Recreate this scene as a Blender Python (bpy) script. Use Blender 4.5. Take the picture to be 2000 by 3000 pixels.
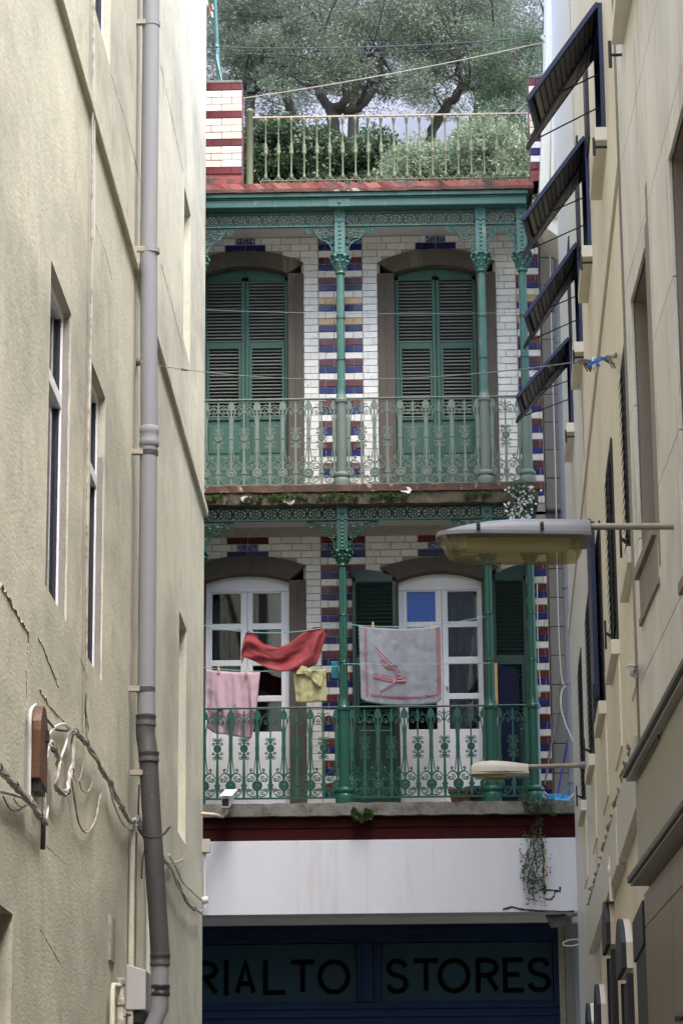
import bpy, bmesh, math, random
import numpy as np
from mathutils import Vector, Matrix, noise as mnoise

random.seed(7)
RNG = np.random.default_rng(7)
C = bpy.context.scene.collection
for _o in list(bpy.data.objects):
    bpy.data.objects.remove(_o)

# ------------------------------------------------------------------ camera
FPX, IW, IH = 8000.0, 2000.0, 3000.0
EYE = Vector((0.0, 0.0, 1.6))
def _basis():
    a = Vector((1180 - 1000, -(3550 - 1500), FPX)).normalized()      # the alley axis (+Y) seen in camera axes (right, up, forward)
    r = math.radians(0.48)
    s, c = -math.sin(r), math.cos(r)
    m = -(a.x * s + a.y * c) / a.z
    b = Vector((s, c, m)).normalized()                                # world up in camera axes
    x = Vector((a.y * b.z - a.z * b.y, a.z * b.x - a.x * b.z, a.x * b.y - a.y * b.x))
    if x.x < 0: x = -x
    right = Vector((x.x, a.x, b.x)); up = Vector((x.y, a.y, b.y)); fwd = Vector((x.z, a.z, b.z))
    return right.normalized(), up.normalized(), fwd.normalized()
RIGHT, UP, FWD = _basis()
cam_d = bpy.data.cameras.new('camera'); cam = bpy.data.objects.new('camera', cam_d); C.objects.link(cam)
M = Matrix((RIGHT, UP, -FWD)).transposed().to_4x4(); M.translation = EYE
cam.matrix_world = M
cam_d.sensor_fit = 'HORIZONTAL'; cam_d.sensor_width = 24.0; cam_d.lens = FPX / IW * 24.0
cam_d.clip_start = 0.1; cam_d.clip_end = 2000
bpy.context.scene.camera = cam

# ------------------------------------------------------------------ light
SUN_ELEV, SUN_ROT = math.radians(60), math.radians(150)
W = bpy.data.worlds.new('World'); bpy.context.scene.world = W; W.use_nodes = True
nt = W.node_tree; nt.nodes.clear()
sky = nt.nodes.new('ShaderNodeTexSky'); sky.sky_type = 'NISHITA'; sky.sun_disc = False
sky.sun_elevation = SUN_ELEV; sky.sun_rotation = SUN_ROT; sky.air_density = 1.0; sky.dust_density = 2.0; sky.ozone_density = 1.0
bg = nt.nodes.new('ShaderNodeBackground'); bg.inputs[1].default_value = 0.15
out = nt.nodes.new('ShaderNodeOutputWorld')
nt.links.new(sky.outputs[0], bg.inputs[0]); nt.links.new(bg.outputs[0], out.inputs[0])
sun_d = bpy.data.lights.new('sun', 'SUN'); sun = bpy.data.objects.new('sun', sun_d); C.objects.link(sun)
sun_d.energy = 1.1; sun_d.angle = math.radians(45); sun_d.color = (1.0, 0.965, 0.91)
_sd = Vector((math.sin(SUN_ROT) * math.cos(SUN_ELEV), math.cos(SUN_ROT) * math.cos(SUN_ELEV), math.sin(SUN_ELEV)))
sun.rotation_euler = _sd.to_track_quat('Z', 'Y').to_euler(); sun.location = (0, 0, 60)
sc = bpy.context.scene
sc.view_settings.view_transform = 'Standard'; sc.view_settings.look = 'None'
sc.view_settings.gamma = 1.0; sc.view_settings.use_curve_mapping = False
sc.view_settings.exposure = 2.55
sc.cycles.max_bounces = 8; sc.cycles.transparent_max_bounces = 12

# ------------------------------------------------------------------ where things stand
def ray(px, py):
    return (RIGHT * ((px - IW / 2) / FPX) + UP * (-(py - IH / 2) / FPX) + FWD)
def at(px, py, Y):
    d = ray(px, py); return EYE + d * ((Y - EYE.y) / d.y)
class Wall:
    """a vertical wall: s runs along it, z up, d goes into it (negative d stands proud of it)"""
    def __init__(self, o, dr, n):
        self.o = Vector((o[0], o[1], 0)); self.dir = Vector((dr[0], dr[1], 0)).normalized(); self.n = Vector((n[0], n[1], 0)).normalized()
    def P(self, s, z, d=0.0):
        v = self.o + self.dir * s - self.n * d; return Vector((v.x, v.y, z))
    def hit(self, px, py, d=0.0):
        r = ray(px, py); o = self.o - self.n * d
        t = (o - EYE).dot(self.n) / r.dot(self.n); p = EYE + r * t
        return (p - self.o).dot(self.dir), p.z
    def at(self, px, py, d=0.0):
        s, z = self.hit(px, py, d); return self.P(s, z, d)

YB = 31.0                        # balcony front
BD = 1.0                         # balcony depth
F = Wall((0, YB + BD), (1, 0), (0, -1))
YEND = 30.7
XL = at(598, 1500, YEND).x
L = Wall((XL, 0), (0, 1), (1, 0))
_yf = at(1652, 1300, YEND)
_k = (1476 - 1180) / FPX
Yl = Wall((_yf.x - _k * YEND, 0), (_k, 1), (-1, _k))
_js, _jz = Yl.hit(1846, 1100)
_jp = Yl.P(_js, 0)
S = Wall((_jp.x - 0.03 + 0.004 * _jp.y, 0), (-0.004, 1), (-1, -0.004))

# ------------------------------------------------------------------ mesh building
class MB:
    def __init__(self): self.v = []; self.f = []
    def add(self, vs, fs):
        b = len(self.v); self.v.extend([tuple(p) for p in vs]); self.f.extend([tuple(b + i for i in f) for f in fs]); return self
    def hexa(self, p):           # 8 points: 0-3 bottom loop, 4-7 top loop
        return self.add(p, [(3, 2, 1, 0), (4, 5, 6, 7), (0, 1, 5, 4), (1, 2, 6, 5), (2, 3, 7, 6), (3, 0, 4, 7)])
    def box(self, x0, x1, y0, y1, z0, z1):
        return self.hexa([(x0, y0, z0), (x1, y0, z0), (x1, y1, z0), (x0, y1, z0), (x0, y0, z1), (x1, y0, z1), (x1, y1, z1), (x0, y1, z1)])
    def wbox(self, w, s0, s1, z0, z1, d0, d1):
        P = w.P
        return self.hexa([P(s0, z0, d0), P(s1, z0, d0), P(s1, z0, d1), P(s0, z0, d1), P(s0, z1, d0), P(s1, z1, d0), P(s1, z1, d1), P(s0, z1, d1)])
    def beam(self, a, b, w, h, upv=(0, 0, 1)):
        a = Vector(a); b = Vector(b); t = (b - a).normalized(); s = t.cross(Vector(upv)).normalized(); u = s.cross(t)
        s = s * w / 2; u = u * h / 2
        return self.hexa([a - s - u, a + s - u, b + s - u, b - s - u, a - s + u, a + s + u, b + s + u, b - s + u])
    def tube(self, pts, r, n=6, cap=True):
        pts = [Vector(p) for p in pts]; m = len(pts)
        if m < 2: return self
        rr = r if isinstance(r, (list, tuple)) else [r] * m
        t0 = (pts[1] - pts[0]).normalized()
        ref = Vector((0, 0, 1)) if abs(t0.z) < 0.8 else Vector((0, 1, 0))
        u = (ref - t0 * ref.dot(t0)).normalized()
        vs = []; fs = []
        for i, p in enumerate(pts):
            t = (pts[min(i + 1, m - 1)] - pts[max(i - 1, 0)])
            t = t.normalized() if t.length > 1e-9 else t0
            u = (u - t * u.dot(t))
            u = u.normalized() if u.length > 1e-6 else t.orthogonal().normalized()
            w = t.cross(u)
            for k in range(n):
                a = 2 * math.pi * k / n
                vs.append(p + (u * math.cos(a) + w * math.sin(a)) * rr[i])
        for i in range(m - 1):
            for k in range(n):
                k2 = (k + 1) % n
                fs.append((i * n + k, i * n + k2, (i + 1) * n + k2, (i + 1) * n + k))
        if cap:
            fs.append(tuple(reversed(range(n)))); fs.append(tuple((m - 1) * n + k for k in range(n)))
        return self.add(vs, fs)
    def lathe(self, prof, c, n=14, flute=0.0):
        vs = []; fs = []; c = Vector(c)
        for (r, z) in prof:
            for k in range(n):
                a = 2 * math.pi * k / n
                q = r * (1 - (flute if k % 2 else 0))
                vs.append((c.x + q * math.cos(a), c.y + q * math.sin(a), c.z + z))
        for i in range(len(prof) - 1):
            for k in range(n):
                k2 = (k + 1) % n
                fs.append((i * n + k, i * n + k2, (i + 1) * n + k2, (i + 1) * n + k))
        fs.append(tuple(reversed(range(n)))); fs.append(tuple((len(prof) - 1) * n + k for k in range(n)))
        return self.add(vs, fs)
    def blob(self, c, rx, ry, rz, n=7, m=5):
        vs = []; fs = []; c = Vector(c)
        for i in range(m + 1):
            th = math.pi * i / m
            for k in range(n):
                a = 2 * math.pi * k / n
                vs.append((c.x + rx * math.sin(th) * math.cos(a), c.y + ry * math.sin(th) * math.sin(a), c.z + rz * math.cos(th)))
        for i in range(m):
            for k in range(n):
                k2 = (k + 1) % n
                fs.append((i * n + k2, i * n + k, (i + 1) * n + k, (i + 1) * n + k2))
        return self.add(vs, fs)
    def strip(self, w, A, B, d0, d1):
        """band between the polylines A and B (lists of (s,z)) of a wall, thick from d0 to d1"""
        n = len(A); P = w.P
        vs = [P(s, z, d0) for s, z in A] + [P(s, z, d0) for s, z in B] + [P(s, z, d1) for s, z in A] + [P(s, z, d1) for s, z in B]
        fs = []
        for i in range(n - 1):
            fs += [(i, i + 1, n + i + 1, n + i), (2 * n + i + 1, 2 * n + i, 3 * n + i, 3 * n + i + 1),
                   (i + 1, i, 2 * n + i, 2 * n + i + 1), (n + i, n + i + 1, 3 * n + i + 1, 3 * n + i)]
        fs += [(0, n, 3 * n, 2 * n), (2 * n - 1, n - 1, 3 * n - 1, 4 * n - 1)]
        return self.add(vs, fs)
    def grid(self, rows, thick=None):
        """rows of points -> a sheet"""
        a = len(rows); b = len(rows[0])
        vs = [p for r in rows for p in r]
        fs = [(i * b + j, i * b + j + 1, (i + 1) * b + j + 1, (i + 1) * b + j) for i in range(a - 1) for j in range(b - 1)]
        return self.add(vs, fs)

WL = {}
def mesh_of(name, mb, origin, mat, smooth=False, recalc=True):
    me = bpy.data.meshes.new(name)
    ox, oy, oz = origin
    me.from_pydata([(x - ox, y - oy, z - oz) for x, y, z in mb.v], [], mb.f)
    if recalc:
        bm = bmesh.new(); bm.from_mesh(me); bmesh.ops.recalc_face_normals(bm, faces=bm.faces); bm.to_mesh(me); bm.free()
    if mat: me.materials.append(mat)
    if smooth:
        me.polygons.foreach_set('use_smooth', [True] * len(me.polygons)); me.set_sharp_from_angle(angle=math.radians(50))
    me.update(); return me
def tag(o, label=None, cat=None, group=None, kind=None):
    if label: o['label'] = label
    if cat: o['category'] = cat
    if group: o['group'] = group
    if kind: o['kind'] = kind
    return o
def inst(name, me, parent, loc, rot=None, scale=None):
    o = bpy.data.objects.new(name, me); C.objects.link(o); loc = Vector(loc)
    if parent: o.parent = parent; o.location = loc - WL[parent.name]
    else: o.location = loc
    if rot: o.rotation_euler = rot
    if scale: o.scale = scale
    WL[o.name] = loc; return o
def part(name, mb, mat, parent=None, smooth=False, origin=None, bevel=0.0, auto=None, recalc=True, solid=0.0):
    og = Vector(origin) if origin is not None else (WL[parent.name] if parent else Vector((0, 0, 0)))
    o = inst(name, mesh_of(name, mb, og, mat, smooth, recalc), parent, og)
    if solid:
        m = o.modifiers.new('solid', 'SOLIDIFY'); m.thickness = solid; m.offset = 0
    if bevel:
        m = o.modifiers.new('bevel', 'BEVEL'); m.width = bevel; m.segments = 2; m.limit_method = 'ANGLE'; m.angle_limit = math.radians(40)
    return o
def thing(name, label, cat, loc=(0, 0, 0), group=None):
    o = bpy.data.objects.new(name, None); C.objects.link(o); o.location = loc; o.empty_display_size = 0.1
    WL[o.name] = Vector(loc); return tag(o, label, cat, group)
def solo(name, mb, mat, label, cat, group=None, smooth=False, bevel=0.0, solid=0.0, recalc=True):
    """a thing that is one mesh; its origin at the middle of its base"""
    xs = [p[0] for p in mb.v]; ys = [p[1] for p in mb.v]; zs = [p[2] for p in mb.v]
    og = ((min(xs) + max(xs)) / 2, (min(ys) + max(ys)) / 2, min(zs))
    return tag(part(name, mb, mat, None, smooth, og, bevel, solid=solid, recalc=recalc), label, cat, group)
def smooth_pts(pts, n=6):
    """a Catmull-Rom curve through the points"""
    pts = [Vector(p) for p in pts]; o = []
    for i in range(len(pts) - 1):
        p0 = pts[max(i - 1, 0)]; p1 = pts[i]; p2 = pts[i + 1]; p3 = pts[min(i + 2, len(pts) - 1)]
        for k in range(n):
            t = k / n
            o.append(0.5 * ((2 * p1) + (p2 - p0) * t + (2 * p0 - 5 * p1 + 4 * p2 - p3) * t * t + (3 * p1 - p0 - 3 * p2 + p3) * t ** 3))
    o.append(pts[-1]); return o
def sag(a, b, h, n=24):
    a = Vector(a); b = Vector(b)
    return [a.lerp(b, i / n) - Vector((0, 0, h * 4 * (i / n) * (1 - i / n))) for i in range(n + 1)]
def wall_mesh(mb, w, s0, s1, z0, z1, holes, depth):
    """front face of a wall with square openings and their reveals"""
    ss = sorted(set([s0, s1] + [h[0] for h in holes] + [h[1] for h in holes])); zz = sorted(set([z0, z1] + [h[2] for h in holes] + [h[3] for h in holes]))
    ss = [s for s in ss if s0 <= s <= s1]; zz = [z for z in zz if z0 <= z <= z1]
    for i in range(len(ss) - 1):
        for j in range(len(zz) - 1):
            cs, cz = (ss[i] + ss[i + 1]) / 2, (zz[j] + zz[j + 1]) / 2
            if any(h[0] < cs < h[1] and h[2] < cz < h[3] for h in holes): continue
            mb.add([w.P(ss[i], zz[j]), w.P(ss[i + 1], zz[j]), w.P(ss[i + 1], zz[j + 1]), w.P(ss[i], zz[j + 1])], [(0, 1, 2, 3)])
    for (a, b, c, e) in (holes if depth else []):
        for (p, q) in (((a, c), (a, e)), ((a, e), (b, e)), ((b, e), (b, c)), ((b, c), (a, c))):
            mb.add([w.P(p[0], p[1], 0), w.P(q[0], q[1], 0), w.P(q[0], q[1], depth), w.P(p[0], p[1], depth)], [(0, 1, 2, 3)])
    return mb

# ------------------------------------------------------------------ materials
def mat(name, col, col2=None, scale=2.0, amt=0.5, rough=0.6, bump=0.0, bscale=60.0, streak=1.0, metal=0.0, vary=0.0, spec=0.5,
        third=None, tscale=5.0, tlo=0.6, thi=0.66, tstreak=1.0, bump2=0.0, b2scale=1.5, trans=0.0, grain=0.0, gscale=150.0, lo=0.35, hi=0.7, stain=None, ysc=1.0):
    m = bpy.data.materials.new(name); m.use_nodes = True; t = m.node_tree; N = t.nodes; K = t.links
    bs = N['Principled BSDF']; bs.inputs['Roughness'].default_value = rough; bs.inputs['Metallic'].default_value = metal
    bs.inputs['Specular IOR Level'].default_value = spec
    geo = N.new('ShaderNodeNewGeometry')
    def nz(sc_, st, detail=5, r=0.6):
        mp = N.new('ShaderNodeMapping'); mp.inputs['Scale'].default_value = (1, ysc, st); K.new(geo.outputs['Position'], mp.inputs[0])
        n = N.new('ShaderNodeTexNoise'); n.inputs['Scale'].default_value = sc_; n.inputs['Detail'].default_value = detail; n.inputs['Roughness'].default_value = r
        K.new(mp.outputs[0], n.inputs['Vector']); return n
    def ramp(n, a, b):
        r = N.new('ShaderNodeMapRange'); r.inputs[1].default_value = a; r.inputs[2].default_value = b; K.new(n.outputs[0], r.inputs[0]); return r
    def mix(f, a, b, fac=1.0, mode='MIX'):
        x = N.new('ShaderNodeMix'); x.data_type = 'RGBA'; x.blend_type = mode
        if isinstance(f, (int, float)): x.inputs[0].default_value = f
        else:
            if fac != 1.0:
                q = N.new('ShaderNodeMath'); q.operation = 'MULTIPLY'; q.inputs[1].default_value = fac; K.new(f, q.inputs[0]); f = q.outputs[0]
            K.new(f, x.inputs[0])
        for i, v in ((6, a), (7, b)):
            if isinstance(v, tuple): x.inputs[i].default_value = (*v, 1)
            else: K.new(v, x.inputs[i])
        return x.outputs[2]
    cur = tuple(col)
    if col2: cur = mix(ramp(nz(scale, streak), lo, hi).outputs[0], cur, tuple(col2), amt)
    if third: cur = mix(ramp(nz(tscale, tstreak, 8, 0.65), tlo, thi).outputs[0], cur, tuple(third))
    if stain: cur = mix(ramp(nz(stain[1], stain[3], 6, 0.7), 0.44, 0.74).outputs[0], cur, tuple(stain[0]), stain[2])
    if grain: cur = mix(ramp(nz(gscale, 1.0, 2), 0.3, 0.7).outputs[0], cur, tuple(c * 0.5 for c in col), grain)
    if vary:
        oi = N.new('ShaderNodeObjectInfo'); r = N.new('ShaderNodeMapRange'); r.inputs[3].default_value = 1 - vary; r.inputs[4].default_value = 1 + vary * 0.6
        K.new(oi.outputs['Random'], r.inputs[0])
        cb = N.new('ShaderNodeCombineColor'); [K.new(r.outputs[0], cb.inputs[i]) for i in range(3)]
        cur = mix(1.0, cur, cb.outputs[0], mode='MULTIPLY')
    if isinstance(cur, tuple): bs.inputs['Base Color'].default_value = (*cur, 1)
    else: K.new(cur, bs.inputs['Base Color'])
    nrm = None
    for (b, s_) in ((bump2, b2scale), (bump, bscale)):
        if b:
            bp = N.new('ShaderNodeBump'); bp.inputs['Strength'].default_value = min(1.0, b); bp.inputs['Distance'].default_value = 0.02 if s_ > 10 else 0.12
            K.new(nz(s_, 0.5 if s_ < 10 else 1.0, 4).outputs[0], bp.inputs['Height'])
            if nrm: K.new(nrm, bp.inputs['Normal'])
            nrm = bp.outputs[0]
    if nrm: K.new(nrm, bs.inputs['Normal'])
    if trans:
        tr = N.new('ShaderNodeBsdfTranslucent'); mx = N.new('ShaderNodeMixShader'); mx.inputs[0].default_value = trans
        if isinstance(cur, tuple): tr.inputs[0].default_value = (*cur, 1)
        else: K.new(cur, tr.inputs[0])
        K.new(bs.outputs[0], mx.inputs[1]); K.new(tr.outputs[0], mx.inputs[2]); K.new(mx.outputs[0], N['Material Output'].inputs[0])
    return m
def glass(name, tint=(0.9, 0.95, 1.0), rough=0.02):
    m = bpy.data.materials.new(name); m.use_nodes = True; t = m.node_tree; N = t.nodes; K = t.links; N.remove(N['Principled BSDF'])
    g = N.new('ShaderNodeBsdfGlossy'); g.inputs['Roughness'].default_value = rough
    tr = N.new('ShaderNodeBsdfTransparent'); tr.inputs[0].default_value = (*tint, 1)
    fr = N.new('ShaderNodeFresnel'); fr.inputs[0].default_value = 1.5
    ad = N.new('ShaderNodeMath'); ad.operation = 'MULTIPLY_ADD'; ad.inputs[1].default_value = 1.1; ad.inputs[2].default_value = 0.02; K.new(fr.outputs[0], ad.inputs[0])
    mx = N.new('ShaderNodeMixShader'); K.new(ad.outputs[0], mx.inputs[0]); K.new(tr.outputs[0], mx.inputs[1]); K.new(g.outputs[0], mx.inputs[2])
    K.new(mx.outputs[0], N['Material Output'].inputs[0]); return m

MT = {}
MT['plaster'] = mat('cream_render', (0.685, 0.65, 0.505), (0.55, 0.52, 0.405), scale=2.6, amt=0.9, streak=0.55, ysc=.28, stain=((0.30, 0.285, 0.235), 1.2, 0.95, 0.5), rough=0.85, bump=0.26, bscale=45, bump2=0.15, b2scale=2.2,
                    third=(0.33, 0.305, 0.25), tscale=7, tlo=0.58, thi=0.80, tstreak=0.22, grain=0.3, gscale=70)
MT['plaster_grey'] = mat('grey_patched_cement', (0.21, 0.195, 0.18), (0.29, 0.265, 0.225), scale=5, rough=0.9, bump=0.3, bscale=60)
MT['cable_paint'] = mat('cream_painted_cable', (0.42, 0.39, 0.33), (0.16, 0.145, 0.12), scale=14, rough=0.7, lo=0.45, hi=0.65, amt=0.8)
MT['cable_white'] = mat('white_cable', (0.58, 0.57, 0.55), (0.40, 0.38, 0.35), scale=10, rough=0.5)
MT['cable_black'] = mat('black_cable', (0.02, 0.02, 0.022), rough=0.5)
MT['copper'] = mat('copper_cover', (0.10, 0.043, 0.020), (0.045, 0.02, 0.012), scale=9, streak=0.3, rough=0.45, bump=0.2, bscale=40)
MT['pvc'] = mat('grey_pvc', (0.245, 0.248, 0.262), (0.195, 0.197, 0.207), scale=3, streak=0.15, rough=0.65, spec=.25, third=(0.30, 0.29, 0.27), tscale=9, tlo=0.6, thi=0.75, tstreak=.12)
MT['pvc_old'] = mat('weathered_grey_pvc', (0.068, 0.066, 0.064), (0.036, 0.035, 0.033), scale=4, streak=0.15, rough=0.6, spec=.25, third=(0.11, 0.105, 0.09), tscale=12, tlo=0.62, thi=0.72)
MT['rust'] = mat('rusty_steel', (0.38, 0.34, 0.27), (0.14, 0.08, 0.045), scale=25, rough=0.85, bump=0.3)
MT['yellow'] = mat('cream_painted_wall', (0.85, 0.77, 0.60), (0.76, 0.69, 0.54), scale=2.0, amt=0.8, streak=0.4, ysc=.25, stain=((0.50, 0.45, 0.36), 1.5, .55, .3), rough=0.5, bump=0.12, bscale=50, bump2=0.12, b2scale=1.6, grain=0.08, gscale=40)
MT['offwhite'] = mat('offwhite_moulding', (0.74, 0.70, 0.60), (0.62, 0.58, 0.5), scale=3, streak=0.2, rough=0.55, bump=0.12)
MT['fascia'] = mat('pale_fascia_board', (0.60, 0.58, 0.53), (0.46, 0.44, 0.38), scale=4, streak=0.4, rough=0.45, bump=0.08)
MT['navy'] = mat('navy_gloss_paint', (0.005, 0.013, 0.062), (0.010, 0.02, 0.085), scale=6, rough=0.4, vary=0.15)
MT['navy_dull'] = mat('weathered_navy_paint', (0.010, 0.012, 0.024), (0.024, 0.027, 0.036), scale=9, rough=0.55, vary=0.25)
MT['slat_dark'] = mat('grey_blue_louvre', (0.20, 0.19, 0.185), (0.13, 0.125, 0.125), scale=12, rough=0.6, vary=0.3)
MT['marble'] = mat('veined_stone_cladding', (0.78, 0.76, 0.70), (0.59, 0.57, 0.52), scale=6, amt=0.85, streak=0.10, ysc=.4, stain=((0.42, 0.40, 0.36), 1.4, .7, .25), rough=0.5, third=(0.30, 0.285, 0.26), tscale=11, tlo=0.56, thi=0.74, tstreak=0.07, bump=0.06, vary=0.07)
MT['marble_dark'] = mat('brown_stone_cladding', (0.22, 0.178, 0.14), (0.13, 0.105, 0.085), scale=8, streak=0.08, rough=0.4, third=(0.38, 0.32, 0.25), tscale=14, tlo=0.62, thi=0.8, tstreak=0.08, vary=0.08)
MT['stone_jamb'] = mat('window_reveal_stone', (0.27, 0.235, 0.195), (0.16, 0.14, 0.118), scale=5, streak=0.2, rough=0.7, bump=0.1)
MT['canopy'] = mat('beige_canopy_metal', (0.37, 0.355, 0.30), (0.31, 0.295, 0.25), scale=2, rough=0.45)
MT['canopy_trim'] = mat('dark_canopy_trim', (0.075, 0.08, 0.09), (0.11, 0.11, 0.12), scale=5, rough=0.5)
# house
def brickmat(name, c, c2, third, **k):
    return mat(name, c, c2, scale=9, amt=0.5, rough=0.22, spec=0.32, vary=k.get('vary', 0.12), third=third, tscale=k.get('ts', 13), tlo=k.get('tlo', 0.64), thi=k.get('thi', 0.70), bump=0.04, bscale=20)
MT['b_white'] = brickmat('white_glazed_brick', (0.77, 0.755, 0.72), (0.68, 0.645, 0.575), (0.40, 0.33, 0.235), tlo=0.56, thi=0.80, vary=0.1)
MT['b_red'] = brickmat('oxblood_glazed_brick', (0.105, 0.016, 0.018), (0.145, 0.03, 0.03), (0.48, 0.27, 0.11), tlo=0.685, thi=0.70, vary=0.35)
MT['b_blue'] = brickmat('cobalt_glazed_brick', (0.014, 0.014, 0.14), (0.010, 0.010, 0.075), (0.10, 0.10, 0.19), tlo=0.70, thi=0.76, vary=0.4)
MT['b_ochre'] = brickmat('ochre_worn_brick', (0.55, 0.34, 0.15), (0.62, 0.45, 0.26), (0.25, 0.11, 0.07), tlo=0.66, thi=0.70)
MT['b_cream'] = brickmat('cream_worn_brick', (0.74, 0.56, 0.37), (0.80, 0.70, 0.58), (0.83, 0.83, 0.83), tlo=0.60, thi=0.63, ts=8, vary=0.1)
MT['mortar'] = mat('dirty_mortar', (0.42, 0.38, 0.31), (0.27, 0.235, 0.185), scale=12, rough=0.95, bump=0.3)
MT['stone_dark'] = mat('grimy_brown_stone', (0.105, 0.088, 0.070), (0.058, 0.048, 0.04), scale=3.5, streak=0.3, rough=0.85, third=(0.24, 0.19, 0.14), tscale=6, tlo=0.60, thi=0.75, tstreak=0.12, bump=0.3, bscale=30)
MT['sh_green'] = mat('faded_green_shutter_paint', (0.026, 0.090, 0.062), (0.04, 0.115, 0.083), scale=6, rough=0.55, streak=0.4, third=(0.08, 0.14, 0.11), tscale=14, tlo=0.66, thi=0.74, vary=0.1)
MT['sh_slat'] = mat('grey_green_slat_paint', (0.235, 0.255, 0.215), (0.165, 0.20, 0.16), scale=9, rough=0.65, vary=0.25)
MT['sh_dark'] = mat('dark_green_shutter_paint', (0.008, 0.042, 0.030), (0.014, 0.055, 0.04), scale=6, rough=0.4, vary=0.1)
MT['teal'] = mat('teal_iron_paint', (0.036, 0.115, 0.097), (0.068, 0.150, 0.128), scale=5, rough=0.55, third=(0.20, 0.205, 0.165), tscale=15, tlo=0.60, thi=0.68, tstreak=0.3, bump=0.08, bscale=50)
MT['iron_faded'] = mat('faded_green_iron', (0.098, 0.138, 0.112), (0.15, 0.175, 0.145), scale=7, rough=0.6, third=(0.19, 0.115, 0.065), tscale=14, tlo=0.63, thi=0.70, bump=0.08)
MT['iron_roof'] = mat('pale_lichen_green_iron', (0.105, 0.120, 0.065), (0.15, 0.145, 0.08), scale=6, rough=0.75, third=(0.075, 0.125, 0.10), tscale=10, tlo=0.58, thi=0.66)
MT['iron_deep'] = mat('deep_green_iron', (0.006, 0.062, 0.040), (0.009, 0.078, 0.052), scale=7, rough=0.35, third=(0.015, 0.095, 0.075), tscale=12, tlo=0.62, thi=0.72)
MT['redpaint'] = mat('flaking_red_paint', (0.21, 0.036, 0.027), (0.12, 0.03, 0.024), scale=5, rough=0.7, third=(0.04, 0.033, 0.03), tscale=6, tlo=0.50, thi=0.60, bump=0.3, bscale=30)
MT['terracotta'] = mat('worn_terracotta_edge', (0.095, 0.045, 0.031), (0.035, 0.026, 0.021), scale=4.5, rough=0.9, amt=.9, third=(0.30, 0.25, 0.215), tscale=6, tlo=0.59, thi=0.66, bump=0.4, bscale=25)
MT['mossy'] = mat('mossy_slab_edge', (0.115, 0.085, 0.062), (0.04, 0.036, 0.028), scale=6, amt=.9, rough=.95, third=(0.035, 0.055, 0.018), tscale=5, tlo=.55, thi=.66, bump=.5, bscale=25)
MT['darkred'] = mat('dark_red_beam_paint', (0.038, 0.006, 0.005), (0.014, 0.006, 0.005), scale=3.5, rough=0.8, spec=.1, streak=3)
MT['concrete'] = mat('lichened_concrete', (0.18, 0.17, 0.15), (0.07, 0.067, 0.06), scale=7, amt=.9, rough=0.95, third=(0.08, 0.075, 0.065), tscale=7, tlo=0.56, thi=0.66, bump=0.5, bscale=30)
MT['white'] = mat('white_painted_render', (0.58, 0.585, 0.635), (0.54, 0.535, 0.56), scale=3, streak=0.2, rough=0.6, third=(0.34, 0.315, 0.29), tscale=4, tlo=0.54, thi=0.92, tstreak=0.08, bump=0.08, bscale=40)
MT['ceiling'] = mat('grubby_ceiling_plaster', (0.66, 0.64, 0.63), (0.55, 0.53, 0.51), scale=4, rough=0.9)
MT['upvc'] = mat('white_upvc', (0.78, 0.78, 0.80), (0.73, 0.73, 0.74), scale=3, rough=0.3)
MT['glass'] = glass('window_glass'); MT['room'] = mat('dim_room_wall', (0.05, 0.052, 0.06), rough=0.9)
MT['curtain'] = mat('net_curtain', (0.035, 0.043, 0.065), (0.02, 0.025, 0.04), scale=12, streak=0.05, rough=0.9)
MT['blue_sheet'] = mat('flat_blue_sheet', (0.07, 0.21, 0.66), rough=0.7)
MT['shopblue'] = mat('dark_blue_shop_paint', (0.003, 0.016, 0.050), (0.006, 0.024, 0.072), scale=5, rough=0.5, spec=.2, third=(0.01, 0.02, 0.05), tscale=6, tlo=0.6, thi=0.75)
MT['signboard'] = mat('slate_blue_sign_board', (0.015, 0.043, 0.060), (0.012, 0.035, 0.048), scale=4, rough=0.6, spec=.2, third=(0.028, 0.04, 0.04), tscale=11, tlo=0.66, thi=0.72)
MT['letter'] = mat('black_lettering_paint', (0.004, 0.004, 0.005), rough=1.0, spec=0.0)
MT['tile_deco'] = mat('blue_patterned_tile', (0.03, 0.035, 0.17), (0.35, 0.36, 0.46), scale=38, rough=0.25, lo=0.50, hi=0.54, amt=0.9)
MT['greystone'] = mat('grey_ashlar', (0.205, 0.19, 0.172), (0.15, 0.14, 0.13), scale=4, rough=0.85, streak=0.3, bump=0.25, bscale=40, vary=0.15)
MT['greypipe'] = mat('grey_downpipe_paint', (0.22, 0.235, 0.265), (0.28, 0.29, 0.31), scale=3, streak=0.2, rough=0.45)
MT['lampgrey'] = mat('grey_lamp_alloy', (0.20, 0.203, 0.225), (0.155, 0.158, 0.172), scale=14, rough=0.45, grain=0.12, gscale=90)
MT['lampcream'] = mat('cream_lamp_plastic', (0.46, 0.43, 0.36), (0.38, 0.35, 0.29), scale=12, rough=0.5)
MT['arm'] = mat('khaki_painted_tube', (0.30, 0.27, 0.21), (0.22, 0.195, 0.15), scale=12, rough=0.6)
MT['blk'] = mat('black_plastic', (0.012, 0.012, 0.013), rough=0.5)
MT['line'] = mat('washing_line', (0.20, 0.21, 0.205), rough=0.6); MT['line_g'] = mat('green_washing_line', (0.22, 0.40, 0.37), rough=0.6)
MT['wire'] = mat('dark_wire', (0.06, 0.06, 0.065), rough=0.6); MT['rope'] = mat('pale_rope', (0.36, 0.31, 0.265), rough=0.8)
MT['wood'] = mat('peg_wood', (0.56, 0.38, 0.18), rough=0.7)
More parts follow.
